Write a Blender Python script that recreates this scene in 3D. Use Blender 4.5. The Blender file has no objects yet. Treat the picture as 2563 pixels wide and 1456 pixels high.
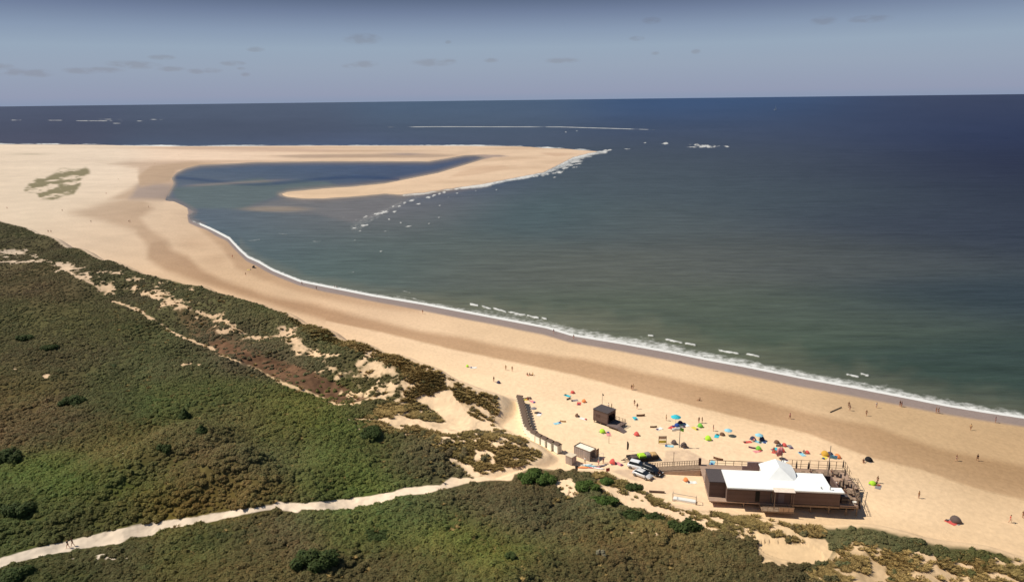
import bpy, bmesh, math, random
import numpy as np
from mathutils import Vector, Matrix
random.seed(7); rng = np.random.default_rng(7)
scn = bpy.context.scene
# ------------------------------------------------------------------ camera, world, sun, exposure
CH = 77.5                                   # drone height above the sea (m)
FP = 1800.0                                 # focal length in plan units (picture 2563 wide)
PITCH = math.atan((728 - 249.5) / FP); ROLL = math.radians(.693)
Fv = np.array([0, math.cos(PITCH), -math.sin(PITCH)]); U0 = np.array([0, math.sin(PITCH), math.cos(PITCH)]); R0 = np.array([1., 0, 0])
Rv = R0*math.cos(ROLL) - U0*math.sin(ROLL); Uv = U0*math.cos(ROLL) + R0*math.sin(ROLL)
cam = bpy.data.cameras.new('camera'); camo = bpy.data.objects.new('camera', cam); scn.collection.objects.link(camo)
cam.sensor_width = 36; cam.lens = FP/2563*36; cam.clip_start = 1; cam.clip_end = 120000
camo.matrix_world = Matrix(((Rv[0], Uv[0], -Fv[0], 0), (Rv[1], Uv[1], -Fv[1], 0), (Rv[2], Uv[2], -Fv[2], CH), (0, 0, 0, 1)))
scn.camera = camo
scn.view_settings.view_transform = 'Standard'; scn.view_settings.look = 'None'
scn.view_settings.exposure = 0.0; scn.view_settings.gamma = 1
SUN_EL = math.radians(52); SUN_DIR = Vector((-1, .16, 0)).normalized()      # towards the sun, on the ground plane
sun = bpy.data.lights.new('sun', 'SUN'); suno = bpy.data.objects.new('sun', sun); scn.collection.objects.link(suno)
sun.energy = 4.6; sun.angle = math.radians(.5); sun.color = (1, .93, .80)
sd_ = Vector((SUN_DIR.x*math.cos(SUN_EL), SUN_DIR.y*math.cos(SUN_EL), math.sin(SUN_EL)))
suno.rotation_euler = sd_.to_track_quat('Z', 'Y').to_euler(); suno.location = (0, 0, 300)
wd = bpy.data.worlds.new('World'); scn.world = wd; wd.use_nodes = True
wn, wl = wd.node_tree.nodes, wd.node_tree.links; wn.clear()
sky = wn.new('ShaderNodeTexSky'); sky.sky_type = 'NISHITA'; sky.sun_disc = False
sky.sun_elevation = SUN_EL; sky.sun_rotation = math.atan2(SUN_DIR.x, SUN_DIR.y)
sky.altitude = 0; sky.air_density = 1.0; sky.dust_density = 0.0; sky.ozone_density = 1.5
bg = wn.new('ShaderNodeBackground'); bg.inputs[1].default_value = .06
wo = wn.new('ShaderNodeOutputWorld')
def wmath(op, a, b=None, c=None):
    n = wn.new('ShaderNodeMath'); n.operation = op
    for i, v in enumerate((a, b, c)):
        if v is None: continue
        if isinstance(v, (int, float)): n.inputs[i].default_value = v
        else: wl.new(v, n.inputs[i])
    return n.outputs[0]
tc = wn.new('ShaderNodeTexCoord'); sep = wn.new('ShaderNodeSeparateXYZ'); wl.new(tc.outputs['Generated'], sep.inputs[0])
az = wmath('ARCTAN2', sep.outputs[0], sep.outputs[1]); el = wmath('ARCSINE', sep.outputs[2])
cxyz = wn.new('ShaderNodeCombineXYZ'); wl.new(az, cxyz.inputs[0]); wl.new(wmath('MULTIPLY', el, 2.6), cxyz.inputs[1])
cn = wn.new('ShaderNodeTexNoise'); cn.inputs['Scale'].default_value = 60; cn.inputs['Detail'].default_value = 4; wl.new(cxyz.outputs[0], cn.inputs[0])
CLOUDS = [(15,180,36,7),(0,166,20,5),(92,184,28,7),(205,178,34,6),(262,176,34,6),(318,160,40,6),(345,164,40,7),(405,144,24,5),(428,173,26,5),(490,179,18,5),(530,177,20,5),(583,159,24,5),(640,124,18,5),
          (907,98,38,11),(925,96,22,8),(878,165,18,5),(915,161,26,7),(1085,157,46,8),(1120,155,20,6),(1122,106,7,4),(1230,152,16,5),(1408,152,36,6),(1630,52,20,7),(1594,97,16,5),(1640,134,9,4),(1742,130,10,5),(2062,52,24,8),(2178,48,38,7),(615,187,10,4),(604,172,9,3)]
acc = None
for (X, Y, rx, ry) in CLOUDS:
    d = Fv + Rv*(X-1281.5)/FP + Uv*(728-Y)/FP; d /= np.linalg.norm(d)
    a0, e0 = math.atan2(d[0], d[1]), math.asin(d[2])
    u = wmath('MULTIPLY', wmath('SUBTRACT', az, a0), 1800/rx); v = wmath('MULTIPLY', wmath('SUBTRACT', el, e0), 1800/ry)
    q = wmath('ADD', wmath('MULTIPLY', u, u), wmath('MULTIPLY', v, v))
    g = wmath('MAXIMUM', wmath('SUBTRACT', 1.0, wmath('MULTIPLY', q, .6)), 0.0)
    acc = g if acc is None else wmath('MAXIMUM', acc, g)
cm = wmath('MULTIPLY', acc, wmath('MULTIPLY', wmath('SUBTRACT', cn.outputs[0], .30), 2.6))
cm = wmath('MINIMUM', wmath('MAXIMUM', cm, 0.0), .55)
tint = wn.new('ShaderNodeMixRGB'); tint.blend_type = 'MULTIPLY'; tint.inputs[0].default_value = 1; tint.inputs[2].default_value = (1.0, 1.0, 1.0, 1)
hr = wn.new('ShaderNodeValToRGB'); cr = hr.color_ramp
SK = .06                                    # sky ramp: haze at the horizon, lens vignetting painted in higher up
for k, (deg, c) in enumerate(((0, (140, 153, 178)), (.5, (148, 156, 179)), (2.4, (152, 165, 184)), (3.8, (151, 168, 187)), (5.0, (137, 154, 178)), (6.3, (114, 129, 157)), (7.2, (94, 109, 135)), (8.2, (84, 98, 122)), (11, (84, 104, 138)))):
    e_ = cr.elements[k] if k < 2 else cr.elements.new(deg/20)
    e_.position = deg/20; q = [((v/255+.055)/1.055)**2.4 for v in c]; e_.color = (*q, 1)
wl.new(wmath('MULTIPLY', el, 180/math.pi/20), hr.inputs[0])
hs = wn.new('ShaderNodeVectorMath'); hs.operation = 'SCALE'; hs.inputs['Scale'].default_value = 1/SK; wl.new(hr.outputs[0], hs.inputs[0])
hf = wn.new('ShaderNodeMapRange'); wl.new(el, hf.inputs[0]); hf.inputs[1].default_value = math.radians(9); hf.inputs[2].default_value = math.radians(24); hf.inputs[3].default_value = 1; hf.inputs[4].default_value = 0
hm = wn.new('ShaderNodeMixRGB'); wl.new(hf.outputs[0], hm.inputs[0]); wl.new(sky.outputs[0], hm.inputs[1]); wl.new(hs.outputs[0], hm.inputs[2])
wl.new(hm.outputs[0], tint.inputs[1])
cmix = wn.new('ShaderNodeMixRGB'); wl.new(cm, cmix.inputs[0]); wl.new(tint.outputs[0], cmix.inputs[1])
cmul = wn.new('ShaderNodeMixRGB'); cmul.blend_type = 'MULTIPLY'; cmul.inputs[0].default_value = 1; cmul.inputs[2].default_value = (.84, .76, .72, 1)
wl.new(tint.outputs[0], cmul.inputs[1]); wl.new(cmul.outputs[0], cmix.inputs[2])
wl.new(cmix.outputs[0], bg.inputs[0]); wl.new(bg.outputs[0], wo.inputs[0])

# ------------------------------------------------------------------ plan <-> world
def ray(X, Y):
    X = np.asarray(X, float)[..., None]; Y = np.asarray(Y, float)[..., None]
    return Fv + Rv*(X-1281.5)/FP + Uv*(728-Y)/FP
def un(X, Y, z=2.4):
    d = ray(X, Y); t = (np.asarray(z, float)[..., None]-CH)/d[..., 2:3]
    return np.array([0, 0, CH]) + d*t
def pr(x, y, z):
    q = np.stack([x, y, z-CH], -1); dz = np.maximum(q@Fv, 1.)
    return 1281.5+FP*(q@Rv)/dz, 728-FP*(q@Uv)/dz
def lin(c):
    c = np.asarray(c, float)/255.; return np.where(c <= .04045, c/12.92, ((c+.055)/1.055)**2.4)
def sstep(a, b, x):
    t = np.clip((x-a)/(b-a), 0, 1); return t*t*(3-2*t)
def _h(ix, iy, s):
    n = (ix.astype(np.int64)*374761393 + iy.astype(np.int64)*668265263 + s*974634777) & 0xffffffff
    n = ((n ^ (n >> 13))*1274126177) & 0xffffffff
    return ((n ^ (n >> 16)) & 0xffff)/65535.
def vn(x, y, s=0):
    ix, iy = np.floor(x), np.floor(y); fx, fy = x-ix, y-iy; fx = fx*fx*(3-2*fx); fy = fy*fy*(3-2*fy)
    a, b, c, d = _h(ix, iy, s), _h(ix+1, iy, s), _h(ix, iy+1, s), _h(ix+1, iy+1, s)
    return (a+(b-a)*fx)*(1-fy) + (c+(d-c)*fx)*fy
def fbm(x, y, o=4, s=0):
    r = 0; amp = 1; t = 0
    for i in range(o):
        r = r + amp*vn(x*2**i+17.3*i, y*2**i-9.1*i, s+i); t += amp; amp *= .55
    return r/t-.5
class PMap:                                 # coarse plan raster of a smooth field, sampled bilinearly
    X0, Y0, S, W, Hh = -800., 200., 5., 880, 500
    def __init__(s, fn):
        gx, gy = np.meshgrid(s.X0+np.arange(s.W)*s.S, s.Y0+np.arange(s.Hh)*s.S); s.a = fn(gx, gy)
    def __call__(s, X, Y):
        u = np.clip((X-s.X0)/s.S, 0, s.W-1.01); v = np.clip((Y-s.Y0)/s.S, 0, s.Hh-1.01)
        i, j = u.astype(int), v.astype(int); fu, fv = u-i, v-j
        if s.a.ndim == 3: fu = fu[..., None]; fv = fv[..., None]
        return (s.a[j, i]*(1-fu)+s.a[j, i+1]*fu)*(1-fv)+(s.a[j+1, i]*(1-fu)+s.a[j+1, i+1]*fu)*fv
def dist_line(gx, gy, pts, closed=False):
    pts = list(pts); P = pts+[pts[0]] if closed else pts; d = np.full(gx.shape, 1e18)
    for (x0, y0), (x1, y1) in zip(P[:-1], P[1:]):
        dx, dy = x1-x0, y1-y0; L = dx*dx+dy*dy+1e-9
        t = np.clip(((gx-x0)*dx+(gy-y0)*dy)/L, 0, 1); d = np.minimum(d, (gx-x0-t*dx)**2+(gy-y0-t*dy)**2)
    return np.sqrt(d)
def sd_poly(gx, gy, pts):                   # positive inside
    P = pts+[pts[0]]; ins = np.zeros(gx.shape, bool)
    for (x0, y0), (x1, y1) in zip(P[:-1], P[1:]):
        if y0 == y1: continue
        c = ((y0 > gy) != (y1 > gy)) & (gx < (x1-x0)*(gy-y0)/(y1-y0)+x0); ins ^= c
    d = dist_line(gx, gy, pts, True); return np.where(ins, d, -d)
def SD(pts): return PMap(lambda gx, gy: sd_poly(gx, gy, pts))
def DL(pts): return PMap(lambda gx, gy: dist_line(gx, gy, pts))
def NW(ctrl, sx, sy, wide=None):                       # smooth colour map from sampled plan colours
    c = np.array([q[:2] for q in ctrl], float); v = lin(np.array([q[2] for q in ctrl]))
    def fn(gx, gy):
        W = np.full(gx.shape, 1e-12); A = np.zeros(gx.shape+(3,))
        for (cx, cy), col in zip(c, v):
            k_ = 1 if wide is None or cx < 1350 else wide; q = ((gx-cx)/(sx*k_))**2+((gy-cy)/sy)**2; w = np.exp(-q*.5)+1e-3/(1+q)
            W += w; A += w[..., None]*col
        return A/W[..., None]
    return PMap(fn)
# ------------------------------------------------------------------ traced outlines
SHORE = [(413,502),(436,504),(462,516),(486,530),(472,540),(479,552),(513,567),(533,576),(573,597),(600,626),(620,644),(647,656),(683,677),(750,704),(809,716),(930,740),(1052,760),(1178,784),(1304,808),(1367,820),(1430,839),(1557,860),(1683,883),(1778,902),(1861,917),(2000,945),(2142,971),(2261,994),(2372,1016),(2456,1030),(2563,1046),(2800,1086),(3400,1190)]
SPIT_TOP = [(-900,360),(0,361),(227,362),(454,366),(809,364),(1162,364),(1295,366),(1428,373),(1516,380)]
SPIT_OUT = [(1516,380),(1472,386),(1436,395),(1405,411),(1361,433),(1295,446),(1207,463),(1118,475),(1060,484),(1010,488)]
LAND = SPIT_TOP+SPIT_OUT[1:]+[(964,485),(897,491),(809,497),(760,497),(720,493),(699,487),(720,480),(833,470),(875,468),(964,459),(1030,446),(1096,433),(1162,413),(1198,402),(1218,394),(1190,388),(1162,389),(1118,397),(1074,404),(809,404),(644,406),(568,410),(500,413),(466,421),(443,432),(430,446),(436,459),(417,493)]+SHORE+[(3400,2700),(-900,2700)]
CREST = [(-800,300,12),(-300,455,12),(0,554,12),(60,568,12),(120,590,12),(200,620,12),(300,660,12),(400,693,12),(500,712,12),(560,735,12),(640,757,12),(700,775,12),(800,815,12),(900,850,12.5),(1000,880,12.5),(1080,905,12),(1140,925,11.5),(1200,955,9.5),(1232,985,6.5),(1243,1005,4.5),(1246,1040,3.2),(1230,1062,3),(1260,1083,3.4),(1300,1095,5),(1340,1112,5),(1364,1145,3.2),(1330,1168,2.8),(1240,1187,2.8),(1200,1195,2.8),(1240,1202,2.9),(1285,1186,3.6),(1345,1168,3.8),(1400,1180,3.4),(1480,1180,3.4),(1520,1188,3.2),(1560,1205,3.2),(1600,1228,3.2),(1640,1250,3.2),(1680,1265,3.2),(1740,1278,3.4),(1800,1287,3.6),(1850,1290,3.8),(1890,1294,3.6),(1910,1310,3),(1945,1300,5),(2000,1306,5),(2035,1330,3.2),(2080,1310,5.5),(2170,1313,6.5),(2250,1330,7),(2330,1352,7),(2400,1366,6.5),(2480,1376,6.5),(2563,1400,6.5),(2700,1430,7),(3300,1570,8)]
HCT = [(1100,930,10.5),(1130,960,8.5),(1180,1020,5),(1150,1060,3.6),(1100,1030,3.4),(1080,1000,5),(1040,1010,6),(1150,1000,4),
 (100,640,8),(300,750,7),(450,840,6),(540,880,6),(700,930,5.5),(850,1000,5),(930,1000,6),(620,850,7),(0,600,9.5),(200,650,10),(500,740,10.5),(300,690,10.5),(650,790,10.5),(900,880,11),
 (420,735,10),(700,850,8.5),(900,915,9),(800,880,8.5),(980,950,8.5),(1030,930,10),
 (0,700,8),(0,850,7),(-300,700,9),(-300,1000,9),(-300,1300,8),(200,900,8),(400,1000,9),(600,1030,8),(800,1080,7),(480,1080,11.5),(577,1119,14),(650,1165,13),(700,1215,9),(760,1130,6.5),(690,1120,8),(900,1150,6),(1050,1150,6),(150,1100,9),(300,1150,11),(450,1200,10),(150,1250,8),(550,1240,7.5),(0,1150,8),(1000,1200,5.5),
 (0,1405,6),(200,1358,5.5),(400,1312,5.3),(560,1290,5),(700,1268,5),(900,1255,4.4),(1050,1222,4),(1150,1203,3.2),
 (300,1420,7.5),(560,1340,7.5),(800,1330,7.5),(800,1400,9),(1000,1300,6.5),(1300,1250,6),(1150,1370,8),(1300,1400,9),(1230,1430,11),(1500,1280,6),(1650,1330,6),(1800,1370,6.5),(1900,1430,6),(1100,1430,9),(600,1440,9),(100,1450,7.5),(1500,1400,7),
 (1390,1225,3.4),(1600,1270,3.4),(1470,1215,4.5),(1990,1385,3.2),(1930,1360,3.2),(2050,1370,3.4),(1940,1322,5),(1850,1310,4.5),(2150,1345,6),(2060,1340,4.6),(2300,1375,6.5),(2450,1400,6.5),(2200,1425,4.5),(2380,1430,4.2),(2563,1445,5),
 (1000,1068,6.8),(1100,1092,6),(950,1058,6.5),(1200,1100,5),(1250,1130,5.2),(1300,1130,5),(1200,1160,3.8)]
c0 = [(x, y, z) for x, y, z in CREST if x > -700] + HCT
cp = np.array([un(x, y, z) for x, y, z in c0]); CP_t = np.arctan2(cp[:, 0], cp[:, 1]); CP_l = np.log(np.hypot(cp[:, 0], cp[:, 1])); CP_z = np.array([q[2] for q in c0])
crw = [tuple(un(x, y, z)[:2]) for x, y, z in CREST]
DUNE = crw + [(400, 60), (400, -60), (-700, -60), (-900, 300)]
shoreworld_land = SD(LAND)
def lnw(t, l):
    W = np.full(t.shape, 1e-9); A = W*6
    for a, b, z in zip(CP_t, CP_l, CP_z):
        q = (t-a)**2+(l-b)**2; w = np.exp(-q/(2*.023**2))+.012*np.exp(-q/(2*.13**2)); W += w; A += w*z
    return A/W
def terrain_h(x, y):                         # full height function (any shape)
    t = np.arctan2(x, y); r = np.hypot(x, y); l = np.log(r)
    X, Y = pr(x, y, np.full(x.shape, 1.)); s = shoreworld_land(X, Y)
    X2, Y2 = pr(x, y, np.zeros(x.shape))
    s = shoreworld_land(X2, Y2)
    mpp = np.clip(r*r/(CH*FP), .05, 20)      # metres of ground per plan unit, along the view
    sm = s*mpp*.8
    far = sstep(330, 700, r)
    beach = np.where(s > 0, 2.4*(1-np.exp(-s/(70-25*far)))+.08*sstep(0, 3, s), -1.2*(1-np.exp(s/6)))
    return t, r, l, s, beach
def terrain_full(x, y, coarse=None):
    t, r, l, s, beach = terrain_h(x, y)
    if coarse is None: hn = lnw(t, l); dd = sd_poly(x, y, DUNE)
    else: hn, dd = coarse
    wdt = np.maximum((1.4+.9*sstep(-16, -6, x))*(hn-beach), 1.5)
    ins = dd > 0
    rough = 1.8*fbm(x/22, y/22, 4, 3)+.45*fbm(x/3.2, y/3.2, 3, 9)
    k = sstep(-wdt, 0, dd+.6*fbm(x/4, y/4, 2, 5))
    ridge = np.where(dd > 0, 1-sstep(0, 6, dd), 1)*.0
    h = beach+(hn-beach)*k+rough*sstep(-2, 5, dd)*1.6*np.where(hn < 3.9, .25, 1)
    h += .10*fbm(x/7, y/7, 3, 21)*sstep(8, 40, s)*(1-k)
    # scoop in the sand below the pavilion's right-hand end
    q = ((x-62)/9)**2+((y-120)/5)**2; h -= .7*np.exp(-q)
    return h
# ------------------------------------------------------------------ land grid
TH = np.radians(np.arange(-47, 47.001, .062)); YS = np.concatenate([np.arange(306, 352, 1.1), np.arange(352.5, 1330, 1.6), np.arange(1330, 2150, 3.2)])
dirc = np.arctan((YS-249.5)/FP*1.0)
DEPR = np.arctan((YS-728)/FP)+PITCH; RR = (CH-0.)/np.tan(DEPR)
def grid(TH, RR):
    T, Rr = np.meshgrid(TH, RR); return Rr*np.sin(T), Rr*np.cos(T)
GX, GY = grid(TH, RR)
def coarse_eval(fn, st=6):
    ti = np.unique(np.concatenate([np.arange(0, len(TH), st), [len(TH)-1]])); ri = np.unique(np.concatenate([np.arange(0, len(RR), st//2), [len(RR)-1]]))
    sub = fn(GX[np.ix_(ri, ti)], GY[np.ix_(ri, ti)])
    tmp = np.empty((len(ri), len(TH)))
    for k in range(len(ri)): tmp[k] = np.interp(np.arange(len(TH)), ti, sub[k])
    # linear along rows
    idx = np.interp(np.arange(len(RR)), ri, np.arange(len(ri))); i0 = np.clip(idx.astype(int), 0, len(ri)-2); f = (idx-i0)[:, None]
    return tmp[i0]*(1-f)+tmp[i0+1]*f
HN = coarse_eval(lambda x, y: lnw(np.arctan2(x, y), np.log(np.hypot(x, y))))
DD = coarse_eval(lambda x, y: sd_poly(x, y, DUNE), 4)
GZ = terrain_full(GX, GY, (HN, DD))
def hgt(x, y):                               # height on the finished grid
    t = np.arctan2(x, y); r = np.hypot(x, y)
    u = np.clip((t-TH[0])/(TH[1]-TH[0]), 0, len(TH)-1.01); v = np.clip(np.interp(-r, -RR, np.arange(len(RR))), 0, len(RR)-1.01)
    i, j = np.asarray(u).astype(int), np.asarray(v).astype(int); fu, fv = u-i, v-j
    return (GZ[j, i]*(1-fu)+GZ[j, i+1]*fu)*(1-fv)+(GZ[j+1, i]*(1-fu)+GZ[j+1, i+1]*fu)*fv
def at(X, Y):                                # point of the ground seen at plan X, Y
    z = 2.4
    for _ in range(12): q = un(X, Y, z); z = .5*z+.5*max(0., float(hgt(q[0], q[1])))
    return Vector((q[0], q[1], float(hgt(q[0], q[1]))))
# ------------------------------------------------------------------ land cover in plan units
PATH = [(-300,1470),(-300,1500),(0,1419),(23,1411),(117,1389),(233,1367),(300,1359),(333,1342),(377,1342),(400,1326),(467,1316),(520,1306),(600,1289),(683,1273),(718,1277),(744,1282),(755,1274),(818,1277),(891,1274),(926,1265),(988,1251),(994,1241),(1068,1234),(1113,1223),(1173,1208),(1244,1201),(1281,1203),(1289,1183),(1345,1166),(1400,1150),(1340,1150),(1343,1163),(1286,1175),(1215,1190),(1176,1196),(1130,1194),(1102,1213),(1011,1220),(982,1231),(903,1243),(818,1254),(755,1258),(728,1257),(693,1253),(683,1262),(567,1279),(467,1296),(400,1304),(333,1314),(250,1334),(167,1354),(83,1372),(0,1395)]
BLOW = [(1020,1000),(1062,985),(1075,990),(1105,978),(1130,978),(1148,1000),(1160,1022),(1180,1040),(1200,1052),(1240,1066),(1235,1078),(1180,1079),(1140,1086),(1090,1080),(1040,1062),(985,1062),(930,1050),(900,1052),(880,1055),(900,1046),(960,1046),(1010,1046),(1050,1052),(1085,1058),(1110,1056),(1090,1030),(1062,1010)]
S1 = [(1376,1199),(1436,1197),(1441,1213),(1460,1228),(1436,1244),(1409,1236),(1387,1212)]
S2 = [(1490,1212),(1530,1222),(1560,1235),(1578,1222),(1602,1239),(1636,1264),(1680,1275),(1747,1292),(1782,1330),(1740,1318),(1680,1296),(1636,1281),(1560,1268),(1529,1240)]
BOWL = [(1884,1334),(1935,1342),(1975,1366),(2002,1362),(2016,1345),(2066,1348),(2083,1375),(2072,1402),(2012,1416),(1935,1415),(1901,1410),(1892,1375)]
S3 = [(2087,1385),(2150,1372),(2204,1380),(2225,1410),(2210,1460),(2150,1475),(2060,1462),(2052,1425)]
S4 = [(2310,1440),(2330,1412),(2370,1425),(2425,1450),(2400,1475),(2330,1475)]
S5 = [(2480,1418),(2563,1435),(2600,1470),(2520,1470)]
SB = [(925,905),(960,895),(1000,935),(1030,960),(1010,985),(985,990),(960,975),(900,962),(850,935),(800,905),(770,890),(735,880),(715,850),(740,832),(755,850),(740,870),(790,880),(830,915),(870,930),(905,920)]
ELL = [(30,632,28,8,.8),(90,642,16,6,.7),(92,657,9,4,.6),(175,672,34,8,.8),(155,665,16,10,.8),(215,692,22,8,.7),(265,721,18,9,.8),(330,722,20,7,.5),(280,682,30,6,.5),(340,697,18,5,.4),
 (395,737,32,16,.75),(440,757,34,9,.8),(455,768,16,10,.7),(480,725,14,9,.6),(530,790,32,9,.75),(560,806,26,9,.75),(585,820,18,6,.7),(575,828,28,6,.7),(640,845,45,4,.6),(720,830,22,12,.7),(735,850,20,14,.75),(750,875,24,12,.7),(820,890,40,9,.8),
 (860,935,50,14,.7),(930,930,45,34,.75),(960,965,50,22,.9),(905,985,45,10,.6),(1000,985,34,14,.8),(1010,965,30,10,.7),(1040,1000,26,14,.7),(960,1000,60,8,.5),(1085,925,30,5,.6),(1118,958,6,14,.6),(1100,945,26,4,.5),(1185,995,8,4,.5),(1165,965,10,4,.5),
 (1025,865,20,6,.35),(960,870,14,8,.3),(1078,900,9,6,.3),(900,1050,26,7,.7),(895,1066,8,14,.7),(1020,1085,22,6,.6),(1090,1105,40,9,.6),(1130,1125,34,9,.5),(1180,1110,30,10,.6),(1140,1150,20,14,.6),(1190,1140,34,14,.5),(1230,1160,30,10,.6),(1165,1100,20,20,.5),(1235,1110,30,6,.4),(1280,1150,20,8,.4),(1250,1180,50,10,.8),
 (1613,1341,26,8,.7),(1570,1332,18,6,.35),(1480,1320,20,6,.25),(1860,1300,50,8,.55),(1800,1300,40,12,.55),(1880,1330,30,12,.6),(1850,1345,24,10,.4),(1930,1322,30,8,.3),(2010,1330,30,12,.4),(2200,1375,50,10,.4),(2330,1400,20,14,.5),(2290,1385,20,6,.3),(2480,1400,26,10,.35),(2540,1415,26,10,.4),
 (425,1341,14,4,.6),(350,1371,18,7,.6),(280,1395,34,8,.5),(185,1400,14,5,.5),(380,1345,8,6,.4),(320,1138,24,5,.4),(110,941,30,5,.35),(35,922,6,3,.4),(475,910,22,4,.35),(860,1268,10,6,.4),(780,1042,12,4,.3)]
TRACKS = [([(-40,660),(40,655),(110,652),(150,660),(180,685),(215,700),(240,715),(270,728),(285,735)], 3.2), ([(280,752),(315,764),(347,776),(375,795),(400,809),(430,831),(483,854),(533,872),(540,886),(583,899),(640,922),(693,952),(767,979),(809,996),(846,1015),(892,1011),(931,996),(985,985)], 3.6),
 ([(350,735),(400,742),(450,762),(520,790),(580,812),(600,830),(650,846),(700,840)], 3.0), ([(1112,930),(1126,950),(1140,975)], 2.0), ([(1165,915),(1180,925),(1150,940),(1130,952)], 2.2), ([(1195,985),(1175,970),(1160,955)], 2.0), ([(960,1022),(1010,1010),(1060,1020)], 3.)]
WETB = [(370,600),(409,595),(430,625),(470,640),(500,670),(560,700),(660,735),(800,765),(922,795),(1052,827),(1180,848),(1336,880),(1462,900),(1683,946),(1850,985),(2022,1032),(2189,1065),(2356,1121),(2563,1165),(3000,1260),(3000,1370),(2700,1290),(2563,1251),(2439,1221),(2300,1174),(2189,1149),(2022,1085),(1746,1019),(1588,978),(1430,937),(1273,905),(1075,862),(922,825),(815,803),(640,752),(492,705),(417,679),(367,648)]
WETC = [(170,531),(230,518),(265,507),(310,497),(360,503),(385,520),(350,545),(380,580),(420,600),(440,640),(395,650),(364,610),(340,575),(260,552)]
WETD = [(270,410),(330,402),(500,403),(640,402),(900,402),(640,408),(560,412),(500,416),(450,428),(440,459),(425,500),(330,503),(270,500),(330,470),(350,455),(345,420)]
POND = [(322,498),(345,465),(385,458),(432,462),(425,500)]
WETE = [(479,552),(533,576),(573,597),(600,626),(647,660),(750,706),(930,742),(1052,765),(1052,785),(900,765),(760,735),(660,702),(590,672),(555,620),(520,592)]
GREENP = [(65,473),(95,450),(120,447),(150,428),(215,424),(222,430),(195,445),(200,462),(185,480),(150,490),(140,497),(100,495),(95,478)]
PLATES = [(1530,1177),(1588,1172),(1577,1160),(1660,1160),(1666,1129),(1721,1125),(1740,1135),(1787,1160),(1760,1163),(1690,1172),(1665,1175),(1658,1197),(1590,1203),(1555,1190)]
SANDC = NW([(0,400,(224,202,172)),(0,500,(218,196,165)),(0,440,(220,198,168)),(300,600,(216,190,158)),(100,380,(226,205,178)),(600,385,(232,202,170)),(480,620,(212,178,140)),(600,700,(212,176,136)),(700,735,(212,178,138)),(900,768,(216,180,142)),(1200,830,(224,190,148)),(1500,900,(224,190,148)),(1900,1000,(216,182,140)),(2300,1080,(200,168,126)),(2560,1150,(190,158,118)),(2300,1040,(196,164,124)),
 (1250,960,(252,220,178)),(1500,1010,(252,220,178)),(1700,1100,(252,220,178)),(1200,1030,(250,216,172)),(1400,1150,(250,216,172)),(2000,1140,(246,212,170)),(2200,1250,(236,204,162)),(2500,1330,(224,192,150)),(1600,1250,(248,214,172)),(1000,880,(242,210,172)),(820,820,(230,196,156)),(1300,440,(226,192,152)),(1100,465,(222,188,148)),(820,487,(218,184,144)),(1000,372,(220,190,158)),(1200,378,(214,184,152)),(1400,380,(222,190,154)),(0,1400,(222,205,180)),(400,1310,(226,206,178)),(900,1250,(246,222,190)),(960,950,(238,205,160)),(400,740,(226,192,150)),(850,930,(232,196,148)),(2000,1390,(234,200,152)),(2150,1430,(214,182,140))], 130, 60)  # darker right side: partly the sand's own tone, partly painted lens vignetting
SCRUBC = NW([(0,620,(74,72,54)),(200,640,(76,72,54)),(100,700,(84,72,54)),(300,690,(72,72,52)),(500,740,(78,78,54)),(700,800,(84,82,56)),(600,860,(84,76,62)),(0,800,(72,72,48)),(200,830,(74,74,48)),(400,900,(72,76,50)),(100,900,(76,70,50)),(300,1000,(66,74,44)),(50,1000,(82,76,44)),(500,1000,(72,78,44)),(600,1080,(78,76,46)),(150,1050,(78,68,52)),(30,1040,(96,76,54)),(250,1100,(84,74,44)),(300,1130,(96,80,50)),
 (200,1180,(66,80,36)),(350,1200,(66,84,36)),(450,1260,(108,88,40)),(430,1150,(78,74,46)),(560,1200,(98,80,46)),(500,1170,(88,80,48)),(600,1250,(86,76,40)),(650,1140,(66,72,52)),(700,1080,(84,88,40)),(800,1150,(80,84,50)),(850,1160,(78,90,42)),(900,1110,(70,92,36)),(920,1210,(70,90,32)),(1000,1150,(78,74,54)),(1100,1160,(80,74,56)),(1000,1080,(84,76,52)),(100,1300,(64,72,38)),(200,1310,(70,74,40)),(300,1290,(74,76,40)),(0,1330,(60,72,36)),
 (150,1430,(52,60,30)),(300,1400,(68,64,44)),(560,1340,(58,70,40)),(700,1330,(74,66,50)),(450,1420,(70,68,34)),(640,1380,(76,68,40)),(850,1300,(64,76,44)),(900,1330,(76,84,36)),(1000,1280,(64,76,46)),(1080,1250,(72,74,50)),(1200,1240,(80,74,54)),(1300,1230,(86,74,50)),(1150,1340,(84,90,42)),(1250,1370,(88,90,40)),(1350,1330,(74,70,48)),(1400,1280,(78,74,56)),(1500,1270,(80,80,56)),(1300,1290,(76,76,58)),(1600,1350,(92,76,48)),(1700,1350,(86,76,48)),(1500,1350,(84,74,46)),(1600,1420,(72,66,42)),(1800,1400,(74,68,44)),(1400,1420,(72,66,44)),(1100,1420,(64,62,36)),(1900,1440,(66,58,40)),(900,1430,(66,60,40)),
 (2200,1345,(80,80,56)),(2350,1370,(78,78,52)),(2450,1400,(66,66,40)),(2550,1420,(70,62,38))], 75, 38)
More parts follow.
